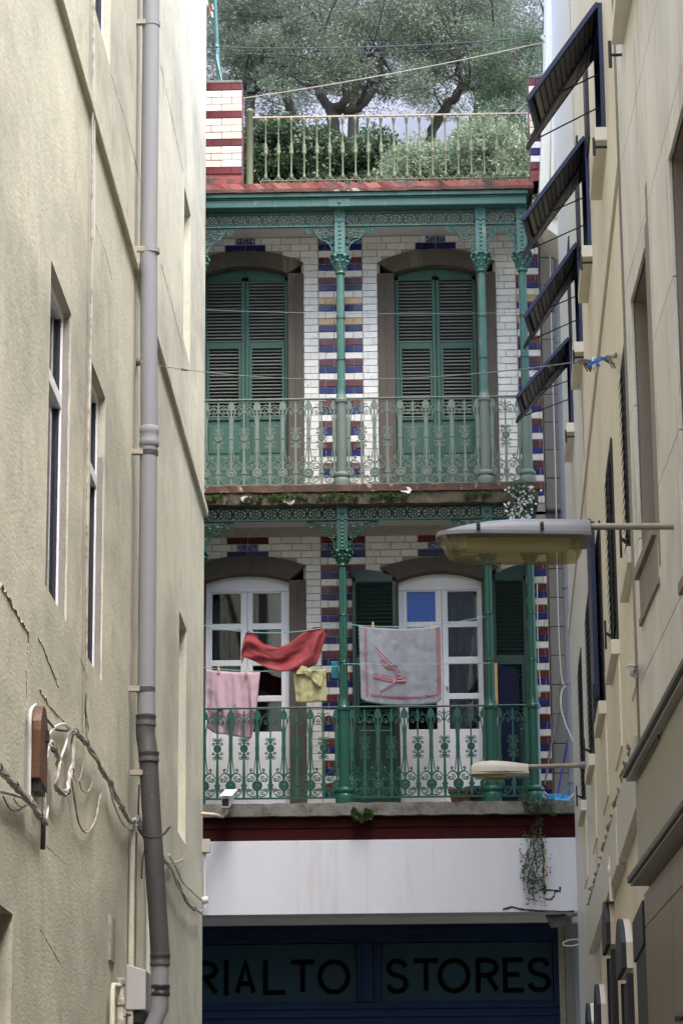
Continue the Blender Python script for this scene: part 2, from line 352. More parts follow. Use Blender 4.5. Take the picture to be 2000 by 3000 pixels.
# ================================================================== the setting
g = MB()
for i in range(24):
    for j in range(40):
        x0, x1 = -60 + i * 5, -55 + i * 5; y0, y1 = -60 + j * 5, -55 + j * 5
        if y0 >= 40: continue
        g.add([(x0, y0, 0), (x1, y0, 0), (x1, y1, 0), (x0, y1, 0)], [(0, 1, 2, 3)])
MT['ground'] = mat('paved_alley', (0.09, 0.088, 0.085), (0.065, 0.064, 0.062), scale=2, rough=0.85, bump=0.3, bscale=25)
tag(part('ground', g, MT['ground']), kind='structure')
MT['hill'] = mat('scrubby_hillside', (0.055, 0.065, 0.03), (0.11, 0.095, 0.06), scale=0.7, rough=0.95, bump=0.5, bscale=12)
def hill_z(x, y):
    z = 10.5 + (y - 40) * 0.97 if y < 52 else 22.1 + (y - 52) * 0.22
    if y > 66: z -= (y - 66) * 0.10
    return z + 0.5 * mnoise.noise((x * 0.25, y * 0.25, 0.3))
g = MB(); g.grid([[(x, y, hill_z(x, y)) for x in np.linspace(-70, 70, 57)] for y in np.linspace(40, 135, 64)])
tag(part('hillside', g, MT['hill'], smooth=True), kind='structure')
# unseen front added behind the camera: shades the alley's foot, shows in panes
MT['unseen_front'] = mat('unseen_brown_front', (0.26, 0.235, 0.205), (0.20, 0.18, 0.16), scale=1.5, rough=0.8)
OW = Wall((0, -12), (-1, 0), (0, 1)); oh = [(s, s + 1.1, z, z + 1.9) for s in np.arange(-27, 27, 3.0) for z in (3.8, 6.8, 9.8, 12.8)]
g = MB(); wall_mesh(g, OW, -30, 30, 0, 21.0, oh, .25); g.wbox(OW, -30, 30, 0, 21.0, .26, 8); tag(part('unseen_street_front', g, MT['unseen_front']), kind='structure')
MT['cliff'] = mat('pale_limestone_cliff', (0.225, 0.225, 0.265), (0.17, 0.17, 0.19), scale=0.25, rough=0.95, third=(0.30, 0.29, 0.25), tscale=0.35, tlo=0.60, thi=0.72, bump2=0.6, b2scale=0.8)
def cl(x, z):
    return 128 + 6 * mnoise.noise((x * 0.06, z * 0.05, 1.7)) + 2.5 * mnoise.noise((x * 0.2, z * 0.16, 5.1)) + (z - 22) * 0.25
g = MB(); g.grid([[(x, cl(x, z), z) for x in np.linspace(-90, 90, 90)] for z in np.linspace(18, 95, 50)])
tag(part('cliff', g, MT['cliff'], smooth=True), kind='structure')

# ================================================================== the tiled house
house = thing('tiled_house', 'house with striped glazed bricks, green iron balconies and blue shop front closing the alley', 'house', (F.P(0, 0).x, F.P(0, 0).y, 0))
def fz(py, px=1000, d=0.0): return F.hit(px, py, d)[1]
def fx(px, py, d=0.0): return F.hit(px, py, d)[0]
DB = -BD                      # balcony front line as depth on the wall
DC = -BD + 0.11               # columns' centre
def avgx(a, b): return (fx(a[0], a[1], DC) + fx(b[0], b[1], DC)) / 2
XC1 = avgx((997, 1000), (1007, 2000)); XC2 = avgx((1416, 1000), (1434, 2000)); XC3 = avgx((1536, 1000), (1560, 2000)); XC0 = XC1 - (XC2 - XC1)
XE0, XE1 = XC0 - 0.6, XC3 + 0.10        # ends of the balcony
XR = fx(1592, 1300)                      # right end of the brick wall
ZS = {'U': (fz(1424, 1000, DB), fz(606, 1000, DB)), 'L': (fz(2354, 1000, DB), fz(1480, 1000, DB))}   # floor, ceiling

def arch(x0, x1, zs, rise, n=14):
    c = (x0 + x1) / 2; h = (x1 - x0) / 2
    if rise < 1e-4: return [(x0 + (x1 - x0) * i / n, zs) for i in range(n + 1)]
    R = (h * h + rise * rise) / (2 * rise); a = math.asin(min(1, h / R))
    return [(c + R * math.sin(-a + 2 * a * i / n), zs + rise - R + R * math.cos(-a + 2 * a * i / n)) for i in range(n + 1)]
def arch_half(x0, x1, zs, rise, z):
    """half width of the opening at height z (0 above its crown)"""
    h = (x1 - x0) / 2
    if z <= zs: return h
    if z >= zs + rise: return 0.0
    R = (h * h + rise * rise) / (2 * rise); q = z - (zs + rise - R)
    return math.sqrt(max(0, R * R - q * q))

# openings: outer stone line and inner line
def mkopen(xo0, xo1, yo_s, yo_t, xi0, xi1, yi_s, yi_t, ym):
    D = {'xo': (fx(xo0, ym), fx(xo1, ym)), 'zos': fz(yo_s, (xo0 + xo1) / 2), 'xi': (fx(xi0, ym), fx(xi1, ym)), 'zis': fz(yi_s, (xi0 + xi1) / 2)}
    D['ro'] = fz(yo_t, (xo0 + xo1) / 2) - D['zos']; D['ri'] = fz(yi_t, (xi0 + xi1) / 2) - D['zis']; return D
OP = {'UR': mkopen(1107, 1455, 768, 729, 1157, 1398, 799, 778, 1000), 'UL': mkopen(548, 890, 774, 735, 592, 844, 803, 781, 1000),
      'LR': mkopen(1117, 1464, 1662, 1632, 1167, 1416, 1700, 1675, 1900), 'LL': mkopen(555, 897, 1660, 1629, 600, 848, 1702, 1682, 1900)}

# masonry behind the glazed bricks
w_ = MB(); MORT = 0.012
def solidspan(z0, z1, ops, x0, x1):
    """grid the wall, leaving the openings out"""
    zz = [z0]; 
    while zz[-1] < z1 - 1e-6: zz.append(min(z1, zz[-1] + 0.0383))
    for a, b in zip(zz[:-1], zz[1:]):
        cuts = []
        for o in ops:
            h = arch_half(o['xo'][0] + 0.03, o['xo'][1] - 0.03, o['zos'], o['ro'], (a + b) / 2); c = (o['xo'][0] + o['xo'][1]) / 2
            if h > 0: cuts.append((c - h, c + h))
        xs = x0
        for c0, c1 in sorted(cuts) + [(x1, x1)]:
            if c0 > xs + 0.005: w_.wbox(F, xs, c0, a, b, MORT, 0.30)
            xs = max(xs, c1)
for st, names in (('U', ('UL', 'UR')), ('L', ('LL', 'LR'))):
    solidspan(ZS[st][0] - 0.12, ZS[st][1] + 0.15, [OP[n] for n in names], XE0 - 1.2, XR)
part('wall', w_, MT['mortar'], house)
b_ = MB()                               # the body of the house: floors, side and rooms behind
zr = fz(540, 1000, DB)
b_.wbox(F, XE0 - 1.2, XR, ZS['U'][1] + 0.12, zr, 0.02, 9.0)
b_.wbox(F, XE0 - 1.2, XR, ZS['L'][1] + 0.16, ZS['U'][0] - 0.02, 0.30, 9.0)
b_.wbox(F, XE0 - 1.2, XR, 3.0, ZS['L'][0] - 0.02, 0.9, 9.0)
b_.wbox(F, XR - 0.3, XR, 0, zr, 0.31, 9.0); b_.wbox(F, XE0 - 1.2, XE0 - 0.9, 0, zr, 0.31, 9.0); b_.wbox(F, XE0 - 1.2, XR, 0, zr, 3.2, 3.5)
b_.wbox(F, 0.0, 0.2, ZS['L'][0], zr, 0.31, 3.2)
part('house_body', b_, MT['room'], house)

# ---- glazed bricks
bm_ = MB(); e = 0.02; q = 0.06
bm_.add([(-.5, .5, -.5), (.5, .5, -.5), (.5, .5, .5), (-.5, .5, .5), (-.5, -.3, -.5), (.5, -.3, -.5), (.5, -.3, .5), (-.5, -.3, .5),
         (-.5 + e, -.5, -.5 + q), (.5 - e, -.5, -.5 + q), (.5 - e, -.5, .5 - q), (-.5 + e, -.5, .5 - q)],
        [(0, 1, 5, 4), (1, 2, 6, 5), (2, 3, 7, 6), (3, 0, 4, 7), (4, 5, 9, 8), (5, 6, 10, 9), (6, 7, 11, 10), (7, 4, 8, 11), (8, 9, 10, 11), (3, 2, 1, 0)])
BRICK = {k: mesh_of(n, bm_, (0, 0, 0), MT[k]) for k, n in (('b_white', 'white_brick'), ('b_red', 'red_brick'), ('b_blue', 'blue_brick'), ('b_ochre', 'ochre_brick'), ('b_cream', 'cream_brick'), ('tile_deco', 'patterned_tile'))}
BL = {k: [] for k in BRICK}
PITCH = fz(1000, 1000) - fz(1020.1, 1000)
JT = 0.0045
def lay(kind, x0, x1, zc, yface, h=None):
    BL[kind].append((x0, x1, zc, yface, h or PITCH - JT))
def course_colour(i, st):
    k = (i - 2) % 3                                   # white, red, blue
    if i == 0: return 'tile_deco' if st == 'U' else 'b_red'
    if i == 1: return 'b_blue' if st == 'U' else 'tile_deco'
    if st == 'L':
        return 'b_blue' if i == 2 else ('b_white', 'b_red', 'b_blue')[(i - 3) % 3]
    if k == 1 and i in (9, 12): return 'b_ochre'
    return ('b_white', 'b_red', 'b_blue')[k]
def fill(x0, x1, zc, kind_fn, off, cuts, blen=0.236):
    """bricks from x0 to x1 with joints, leaving the cuts free"""
    segs = []; xs = x0
    for c0, c1 in sorted(cuts):
        if c1 <= x0 or c0 >= x1: continue
        if c0 > xs: segs.append((xs, c0))
        xs = max(xs, c1)
    if xs < x1: segs.append((xs, x1))
    for a, b in segs:
        x = a - ((a - x0 + off) % (blen + JT))
        while x < b:
            p, r_ = max(x, a), min(x + blen, b)
            if b - r_ < 0.035: r_ = b
            if r_ - p > 0.03: lay(kind_fn, p, r_ - (JT if r_ == b else 0), zc, 0.0)
            x = max(x + blen, r_) + JT
for st, names, ytop in (('U', ('UL', 'UR'), 693.0), ('L', ('LL', 'LR'), 1570.0)):
    ops = [OP[n] for n in names]; zt = fz(ytop, 1000)
    if st == 'U': cL, cR, dL = fx(934, 1000), fx(1063, 1000), fx(1516, 1000)
    else: cL, cR, dL = fx(942, 1900), fx(1073, 1900), fx(1538, 1900)
    ncourse = int((zt - ZS[st][0] + 0.05) / PITCH)
    for i in range(ncourse):
        zc = zt - PITCH * (i + 0.5)
        cuts = []
        for o in ops:
            h = arch_half(o['xo'][0], o['xo'][1], o['zos'], o['ro'], zc - PITCH * 0.2); c = (o['xo'][0] + o['xo'][1]) / 2
            if h > 0: cuts.append((c - h, c + h))
        deco = []
        for o in ops:                                  # motif over each door
            c = (o['xo'][0] + o['xo'][1]) / 2
            if st == 'U': rows = {0: ('tile_deco', 0.12), 1: ('b_blue', 0.25)}
            else: rows = {0: ('b_red', 0.25), 1: ('tile_deco', 0.125), 2: ('b_blue', 0.25)}
            if i in rows:
                kd, hw = rows[i]
                if arch_half(o['xo'][0], o['xo'][1], o['zos'], o['ro'], zc) <= 0:
                    n2 = 2
                    for k in range(n2): lay(kd, c - hw + 2 * hw * k / n2, c - hw + 2 * hw * (k + 1) / n2 - JT, zc, 0.0)
                    deco.append((c - hw - JT, c + hw))
        off = 0.118 if i % 2 else 0.0
        fill(XE0 - 0.6, cL - JT, zc, 'b_white', off + 0.02, cuts + deco)
        fill(cR + 0.002, dL - JT, zc, 'b_white', off + (0.06 if i % 3 else 0), cuts + deco)
        ck = course_colour(i, st)
        fill(cL, cR - JT + 0.004, zc, ck, (0.16 if i % 2 else 0.05), cuts)
        fill(dL, XR - 0.004, zc, ck, off, cuts)
ypil = YB + 0.06                                        # the roof pillars stand on the balcony front
PX = (at(602 - 110, 400, ypil).x, at(709, 400, ypil).x, at(1552, 400, ypil).x, at(1662, 400, ypil).x)
pil_top, pil_bot = at(650, 244, ypil).z, at(650, 541, ypil).z
pp = (at(650, 300, ypil).z - at(650, 320.4, ypil).z)
for pi, (x0, x1) in enumerate(((PX[0], PX[1]), (PX[2], PX[3]))):
    zt = pil_top
    for i in range(13):
        zc = zt - pp * (i + 0.5)
        kd = 'b_red' if i % 4 == 0 else 'b_cream'
        half = 0.125
        x = x1 - (0.25 if i % 2 else 0.125); xe = x1
        while xe > x0 + 0.01:
            a = max(x, x0)
            kk = kd
            if kd == 'b_cream' and random.random() < 0.33: kk = 'b_white'
            if pi == 1 and i in (10, 11): kk = 'b_blue' if i == 10 else 'b_white'
            lay(kk, a, xe - JT, zc, ypil - 0.012 - F.o.y, pp - JT)
            xe = x; x -= 0.25
for kd, lst in BL.items():
    me = BRICK[kd]; nm = me.name
    def seen(b): return (b[1] - b[0]) if (F.P(b[1], b[2]).x > XL - 0.05) else 0.0
    lst.sort(key=lambda b: -seen(b))
    rest = MB()
    for n, (x0, x1, zc, yf, h) in enumerate(lst):
        c = F.P((x0 + x1) / 2, zc, 0); c.y = F.o.y + yf + 0.04 + random.uniform(-0.0025, 0.002)
        if n < 298:
            inst(nm, me, house, c, rot=(random.uniform(-.012, .012), random.uniform(-.006, .006), random.uniform(-.008, .008)), scale=(x1 - x0, 0.08, h))
        else:
            rest.box(x0, x1, c.y - 0.04, c.y + 0.04, zc - h / 2, zc + h / 2)
    if rest.v: part(nm, rest, MT[kd], house)['kind'] = 'stuff'

# ---- roof pillars, parapet edge, cornice
for x0, x1 in ((PX[0], PX[1]), (PX[2], PX[3])):
    p_ = MB().box(x0 + 0.004, x1 - 0.004, ypil, ypil + 0.42, pil_bot - 0.02, pil_top); rp = part('roof_pillar', p_, MT['redpaint'], house)
    p_ = MB().box(x0 + 0.0, x1 - 0.002, ypil - 0.012, ypil + 0.42, pil_top + .002, pil_top + 0.045); part('pillar_cap', p_, MT['concrete'], rp, bevel=0.012)
    p_ = MB().box(x0 - 0.003, x1 + 0.003, ypil - 0.016, ypil + 0.424, pil_bot - 0.02, pil_bot + 0.10); part('pillar_base', p_, MT['redpaint'], rp, bevel=0.008)
def zb(py): return fz(py, 1000, DB)
r_ = MB(); xa, xb = XE0, XC3 + 0.15
def rough_edge(z0, z1, d0, d1, xa, xb, amp=0.006, n=60):
    m = MB(); rows_t = []
    xs = np.linspace(xa, xb, n)
    top = [(x, z1 + amp * mnoise.noise((x * 7, z1, 0))) for x in xs]; bot = [(x, z0 + amp * mnoise.noise((x * 6, z0, 3))) for x in xs]
    m.v += [tuple(F.P(x, z, d0 + amp * 1.4 * mnoise.noise((x * 9, z0, 8)))) for x, z in top]; m.v += [tuple(F.P(x, z, d0 + amp * 1.4 * mnoise.noise((x * 8, z0, 5)))) for x, z in bot]
    m.v += [tuple(F.P(x, z1, d1)) for x in xs]; m.v += [tuple(F.P(x, z0, d1)) for x in xs]
    for i in range(n - 1):
        m.f += [(i, i + 1, n + i + 1, n + i), (2 * n + i, 2 * n + i + 1, i + 1, i), (n + i, n + i + 1, 3 * n + i + 1, 3 * n + i)]
    m.f += [(0, n, 3 * n, 2 * n), (n - 1, 2 * n - 1, 4 * n - 1, 3 * n - 1)]
    return m
part('roof_edge', rough_edge(zb(559), zb(541), DB - 0.09, 0.4, xa, xb, 0.014), MT['redpaint'], house)
part('roof_tile_edge', rough_edge(zb(570), zb(561), DB - 0.13, 0.4, xa, xb, 0.006), MT['terracotta'], house)
c_ = MB(); xc1 = XC3 + 0.08
c_.wbox(F, xa, xc1, zb(582), zb(571), DB - 0.10, DB + 0.25)
c_.wbox(F, xa, xc1 - 0.02, zb(608), zb(582) - 0.002, DB - 0.055, DB + 0.22)
c_.wbox(F, xa, xc1 + 0.005, zb(586), zb(583) - 0.003, DB - 0.075, DB + 0.2)
part('cornice', c_, MT['teal'], house, bevel=0.006)
c_ = MB(); x = xa
while x < xc1 - 0.03:
    if abs(x - XC1) > 0.13: c_.wbox(F, x, x + 0.018, zb(606), zb(588), DB - 0.061, DB - 0.05)
    x += 0.032
part('cornice_fluting', c_, MT['teal'], house)['kind'] = 'stuff'
c_ = MB()
for X in (XC1,): c_.wbox(F, X - 0.13, X + 0.13, zb(609), zb(584) - 0.004, DB - 0.066, DB - 0.05); c_.blob(F.P(X, zb(597), DB - 0.07), 0.02, 0.02, 0.02)
part('cornice_block', c_, MT['teal'], house, bevel=0.004)
c_ = MB(); c_.wbox(F, XE0, XC3 + 0.02, ZS['U'][1] - 0.004, ZS['U'][1] + 0.05, DB + 0.08, 0.02); part('balcony_ceiling', c_, MT['ceiling'], house); c_ = MB()
c_.wbox(F, XE0, XC3 + 0.02, ZS['L'][1] - 0.004, ZS['L'][1] + 0.05, DB + 0.1, 0.02); part('balcony_ceiling', c_, MT['ceiling'], house)

# ---- columns
def make_column(X, st):
    zf, zc = ZS[st]; c = F.P(X, 0, DC); y = c.y
    zrail = fz(1168 if st == 'U' else 2072, 1000, DB)
    zcap0 = fz(806 if st == 'U' else 1663, 1000, DC); zcap1 = fz(747 if st == 'U' else 1612, 1000, DC)
    m = MT['iron_faded' if st == 'U' else 'iron_deep']
    r0, r1, r2 = 0.064, 0.050, 0.046
    col = part('column', MB().lathe([(r0, zf + 0.19), (r0, zrail - 0.03), (r0 + .012, zrail - 0.02), (r0 + .014, zrail + .01), (r0 + .004, zrail + .03), (r1 + 0.006, zrail + 0.08)], (X, y, 0), 20),
               m, house, smooth=False, origin=(X, y, zf))
    upm = MT['teal'] if st == 'U' else MT['iron_deep']
    part('column_shaft', MB().lathe([(r1 + 0.006, zrail + 0.08), (r1, zrail + 0.12), (r2, zcap0)], (X, y, 0), 24, 0.07), upm if st == 'U' else m, col)
    part('column_base', MB().lathe([(0.105, zf), (0.105, zf + .07), (0.10, zf + .10), (0.085, zf + .12), (0.098, zf + 0.145), (0.098, zf + .165), (0.07, zf + .195)], (X, y, 0), 16), m, col, smooth=False)
    rg = MB()
    for k in (0.33, 0.66):
        z = zrail + (zcap0 - zrail) * k; rg.lathe([(r1 + .001, z - .015), (r1 + .007, z - .009), (r1 + .003, z), (r1 + .007, z + .009), (r1 + .001, z + .015)], (X, y, 0), 16)
    part('column_ring', rg, upm, col)
    h = zcap1 - zcap0; k = MB()
    k.lathe([(r2, 0), (r2 + .02, .02), (r2 + .008, .045), (r2 + .01, .06), (r2 + .03, h * .55), (r2 + .05, h * .86), (r2 + .075, h * .9), (r2 + .075, h)], (X, y, zcap0), 12)
    for ring, (rad, zz, nn, sz) in enumerate(((r2 + .022, .085, 8, .017), (r2 + .042, h * .62, 8, .022), (r2 + .064, h * .84, 6, .026))):
        for j in range(nn):
            a = 2 * math.pi * (j + .5 * (ring % 2)) / nn
            k.blob((X + rad * math.cos(a), y + rad * math.sin(a), zcap0 + zz), sz, sz, sz * 1.1, 6, 4)
            k.blob((X + (rad - .008) * math.cos(a), y + (rad - .008) * math.sin(a), zcap0 + zz - sz * 1.4), sz * .6, sz * .6, sz * 1.3, 5, 4)
    part('capital', k, MT['teal'] if st == 'U' else MT['iron_deep'], col, smooth=True)
    hd = MB(); ztop = zc + 0.03
    hd.box(X - .062, X + .062, y - .062, y + .062, zcap1 - .002, ztop)
    hd.box(X - .072, X + .072, y - .072, y + .072, ztop - .19, ztop - .175); hd.box(X - .072, X + .072, y - .072, y + .072, ztop - .05, ztop - .02)
    nb = 8
    for j in range(nb): hd.blob((X, y - .065, zcap1 + .03 + (ztop - .23 - zcap1) * j / (nb - 1)), .018, .014, .014, 6, 4)
    hd.blob((X, y - .064, ztop - .11), .028, .012, .028, 8, 4)
    part('column_head', hd, MT['teal'] if st == 'U' else MT['iron_deep'], col, bevel=0.004)
for st in 'UL':
    for X in (XC0, XC1, XC2, XC3): make_column(X, st)

# ---- pierced frieze and scrolled brackets between the columns
def ring(mb, cx, cz, rx, rz, y, r=.006, n=18):
    mb.tube([(cx + rx * math.cos(2 * math.pi * i / n), y, cz + rz * math.sin(2 * math.pi * i / n)) for i in range(n + 1)], r, 4, False)
def spiral(mb, cx, cz, R, a0, turns, y, r=.007, n=14, shrink=.25):
    pts = []
    for i in range(n + 1):
        t = i / n; a = a0 + turns * 2 * math.pi * t; q = R * (1 - (1 - shrink) * t)
        pts.append((cx + q * math.cos(a), y, cz + q * math.sin(a)))
    mb.tube(pts, [r * (1 - .3 * i / n) for i in range(n + 1)], 5); mb.blob(pts[-1], r * 1.5, r * 1.3, r * 1.5, 5, 4); return pts[0]
def frieze(x0, x1, st):
    zc = ZS[st][1]
    if st == 'U': z1, z0 = fz(626, 1000, DC), fz(661, 1000, DC)
    else: z1, z0 = fz(1487, 1000, DC), fz(1522, 1000, DC)
    y = F.P(0, 0, DC).y; m = MB()
    m.box(x0, x1, y - .025, y + .025, z0 - .012, z0 + .004); m.box(x0, x1, y - .02, y + .02, z1 - .004, z1 + .012)
    n = max(1, round((x1 - x0) / .168)); pw = (x1 - x0) / n; zc = (z0 + z1) / 2; hh = (z1 - z0) / 2
    for i in range(n):
        cx = x0 + pw * (i + .5)
        ring(m, cx, zc, pw * .46, hh * .9, y, .0075); ring(m, cx, zc, pw * .2, hh * .42, y, .006, 10)
        for sx in (-1, 1):
            m.tube([(cx + sx * pw * .22, y, zc), (cx + sx * pw * .46, y, zc)], .006, 4)
            for sz in (-1, 1):
                m.tube([(cx + sx * pw * .12, y, zc + sz * hh * .3), (cx + sx * pw * .3, y, zc + sz * hh * .72)], .006, 4)
                m.tube([(cx + sx * pw * .5, y, zc), (cx + sx * pw * .36, y, zc + sz * hh)], .0055, 4)
        for sz in (-1, 1): m.tube([(cx, y, zc + sz * hh * .4), (cx, y, zc + sz * hh)], .006, 4)
        m.blob((cx, y - .004, zc), .014, .01, .014, 6, 4)
    part('frieze_panel', m, MT['teal'] if st == 'U' else MT['iron_deep'], house)
    return z0
BRK = {}
def bracket(X, sx, st, z0, w=.36):
    m = MB(); y = F.P(0, 0, DC).y; x = X + sx * .062
    H = z0 - .012 - (fz(747 if st == 'U' else 1612, 1000, DC) + .02)
    def p(u, v): return (x + sx * u * w, y, z0 - .012 - v * H)
    m.tube(smooth_pts([p(.98, .05), p(.72, .07), p(.58, .30), p(.42, .48), p(.26, .55), p(.14, .72), p(.05, .95)]), .010, 5)
    m.tube([p(0, .02), p(1, .02)], .008, 5)
    a0 = math.pi / 2
    def sp(u, v, R, a, t): spiral(m, *[(q[0], q[2]) for q in [p(u, v)]][0], R, a if sx > 0 else math.pi - a, t * sx, y, .008)
    sp(.84, .17, .038, 2.4, -1.3); sp(.95, .10, .022, 0.5, 1.2)
    sp(.42, .27, .050, 3.4, 1.35); sp(.20, .30, .046, -.4, -1.3); sp(.12, .55, .034, 1.2, 1.3); sp(.08, .80, .03, 1.5, 1.2); sp(.62, .14, .03, 2.0, 1.2); sp(.30, .12, .03, 1., -1.2)
    for u, v in ((.33, .40), (.5, .42), (.24, .6), (.1, .16), (.52, .22)): m.blob(p(u, v), .018, .012, .014, 6, 4)
    part('scroll_bracket', m, MT['teal'] if st == 'U' else MT['iron_deep'], house, smooth=True)
for st in 'UL':
    for a, b in ((XC0, XC1), (XC1, XC2), (XC2, XC3)):
        z0 = frieze(a + .063, b - .063, st)
        w = .36 if b - a > 1 else (b - a) / 2 - .065
        bracket(a, 1, st, z0, w); bracket(b, -1, st, z0, w)

# ---- balcony slabs
part('balcony_edge', rough_edge(zb(1444), zb(1424), DB - 0.075, 0.02, XE0, XC3 + .13, .010, 80), MT['terracotta'], house)
part('balcony_slab', rough_edge(zb(1478), zb(1445), DB - 0.05, 0.02, XE0, XC3 + .11, .018, 80), MT['mossy'], house)
XEND = fx(1690, 2400, DB)
part('lower_balcony_slab', rough_edge(zb(2392), zb(2355), DB - 0.06, 0.02, XE0, fx(1693, 2370, DB), .012, 90), MT['concrete'], house)
m = MB(); m.wbox(F, XE0, XEND, zb(2461), zb(2392) - .004, DB + .03, 0.9); part('red_beam', m, MT['darkred'], house, bevel=.006)
m = MB(); m.wbox(F, XE0, XEND - .01, zb(2425), zb(2398), DB + .015, DB + .06); part('red_beam_moulding', m, MT['darkred'], house, bevel=.006)
m = MB(); m.wbox(F, XE0, fx(1705, 2600, DB), zb(2679), zb(2462), DB, DB + .22); part('white_beam', m, MT['white'], house, bevel=.006)
m = MB(); m.wbox(F, XE0, XEND, zb(2679) + .06, zb(2679) + .1, DB + .22, .9); part('shop_soffit', m, MT['ceiling'], house)

# ---- railings
AH = 1.0
def yarc(mb, pts, r=.0065): mb.tube(smooth_pts([(x, 0, z) for x, z in pts], 4), r, 5)
def Zz(v): return 1.0 - (v - 105) / 1305.0
def Xx(v): return v / 1305.0
A_ = MB(); B_ = MB()
def bar(mb, pts, w):     # flat tapered bar
    for (z0, h0), (z1, h1) in zip(pts[:-1], pts[1:]):
        t = .008
        mb.hexa([(-h0, -t, z0), (h0, -t, z0), (h0, t, z0), (-h0, t, z0), (-h1, -t, z1), (h1, -t, z1), (h1, t, z1), (-h1, t, z1)])
bar(A_, [(Zz(1405), .012), (Zz(1240), .024), (Zz(1110), .017), (Zz(760), .010), (Zz(560), .009), (Zz(300), .009), (Zz(190), .013), (Zz(135), .004)], 0)
A_.box(-.034, .034, -.014, .014, Zz(1240), Zz(1212)); A_.box(-.024, .024, -.013, .013, Zz(312), Zz(285))
def disc(mb, z, r, t=.012, n=14):
    mb.tube([(0, -t, z), (0, t, z)], r, n); ring(mb, 0, z, r * .72, r * .72, -t - .001, .005, 12); mb.blob((0, -t, z), r * .3, .006, r * .3, 6, 4)
disc(A_, Zz(690), .045)
for sx in (-1, 1):
    def sp(mb, cx, cz, R, a, t, r=.006): spiral(mb, sx * Xx(cx), Zz(cz), R, a if sx > 0 else math.pi - a, t * sx, 0, r, 12)
    def ya(mb, pts, r=.0065): yarc(mb, [(sx * Xx(x), Zz(z)) for x, z in pts], r)
    ya(A_, [(15, 215), (60, 185), (90, 195)], .006)
    ya(A_, [(22, 280), (55, 228), (100, 225), (130, 260), (138, 330)]); sp(A_, 66, 312, .028, 1.6, -1.1)
    for (cx, cz, R, a, t) in ((52, 565, .027, -2.6, -1.05), (66, 618, .021, 2.4, 1.0), (66, 765, .021, -2.4, -1.0), (52, 822, .027, 2.6, 1.05)): sp(A_, cx, cz, R, a, t)
    ya(A_, [(12, 620), (26, 580), (30, 545)]); ya(A_, [(12, 760), (26, 800), (30, 838)])
    ya(A_, [(28, 1120), (70, 1060), (125, 1048), (165, 1075), (195, 1130)]); ya(A_, [(34, 1260), (50, 1330), (110, 1385), (175, 1385)])
    sp(A_, 120, 1130, .030, 2.2, -1.2); sp(A_, 64, 1148, .020, 0.4, 1.1); sp(A_, 122, 1322, .032, -2.4, 1.2); sp(A_, 70, 1290, .020, -.4, -1.1)
    ya(A_, [(64, 1172), (100, 1165), (128, 1168)]); ya(A_, [(70, 1270), (100, 1290), (130, 1285)])
    # the tulip baluster
    ya(B_, [(48, 265), (42, 340), (26, 450), (20, 560)]); ya(B_, [(20, 750), (26, 850), (40, 960), (52, 1030), (80, 1045), (104, 1015)])
    sp(B_, 88, 1000, .020, -1.2, 1.1)
    ya(B_, [(10, 1090), (30, 1062), (70, 1050)]); ya(B_, [(16, 1370), (60, 1388), (110, 1380)])
bar(B_, [(Zz(1405), .011), (Zz(1310), .015), (Zz(1150), .014), (Zz(1050), .012), (Zz(880), .012), (Zz(745), .023), (Zz(640), .022), (Zz(450), .020), (Zz(330), .011), (Zz(265), .012)], 0)
bar(B_, [(Zz(268), .036), (Zz(215), .044), (Zz(165), .030), (Zz(118), .004)], 0)
B_.box(-.025, .025, -.014, .014, Zz(708), Zz(680)); disc(B_, Zz(1228), .060)
BAL = {(k, st): mesh_of('baluster', mb, (0, 0, 0), MT['iron_faded' if st == 'U' else 'iron_deep']) for k, mb in (('A', A_), ('B', B_)) for st in 'UL'}
def railing(st):
    y = F.P(0, 0, DC).y
    zt, zb_ = (fz(1168, 1000, DC), fz(1419, 1000, DC)) if st == 'U' else (fz(2073, 1000, DC), fz(2337, 1000, DC))
    m = MT['iron_faded' if st == 'U' else 'iron_deep']
    for a, b, n in ((XC0, XC1, 11), (XC1, XC2, 11), (XC2, XC3, 3)):
        t = MB(); t.box(a + .05, b - .05, y - .02, y + .02, zt - .008, zt + .010); rl = part('balcony_railing', t, m, house, origin=((a + b) / 2, y, zb_), bevel=.004)
        t = MB(); t.box(a + .05, b - .05, y - .016, y + .016, zb_ - .012, zb_ + .006); part('bottom_rail', t, m, rl)
        e0 = .085; stp = (b - a - 2 * e0) / (n - 1)
        for i in range(n):
            inst('baluster', BAL[('B' if i % 2 == 0 else 'A', st)], rl, (a + e0 + stp * i, y, zb_), scale=(1.0, 1, zt - zb_))
railing('U'); railing('L')
# terrace railing on the roof
yt = YB + 0.03
zt, zb_ = at(1100, 336, yt).z, at(1100, 536, yt).z
x0, x1 = at(744, 440, yt).x, at(1549, 440, yt).x
tm = MB(); tm.box(x0 - .03, x1, yt - .016, yt + .016, zt - .02, zt); tr_ = part('terrace_railing', tm, MT['rust'], house, origin=((x0 + x1) / 2, yt, zb_))
tm = MB(); tm.box(x0 + .1, x1, yt - .012, yt + .012, zb_ + .045, zb_ + .055); part('bottom_rail', tm, MT['iron_roof'], tr_)
H = zt - .02 - zb_; sp_ = MB()
sp_.lathe([(.006, .06), (.013, .08), (.024, .095), (.020, .125), (.013, .16), (.010, .17), (.010, .40), (.014, .43), (.022, .455), (.026, .475), (.022, .48), (.026, .50), (.022, .505), (.026, .525), (.025, .545), (.016, .60), (.009, .63),
           (.008, .88), (.016, .90), (.018, .94), (.023, .95), (.023, .985), (.014, 1.0)], (0, 0, 0), 10)
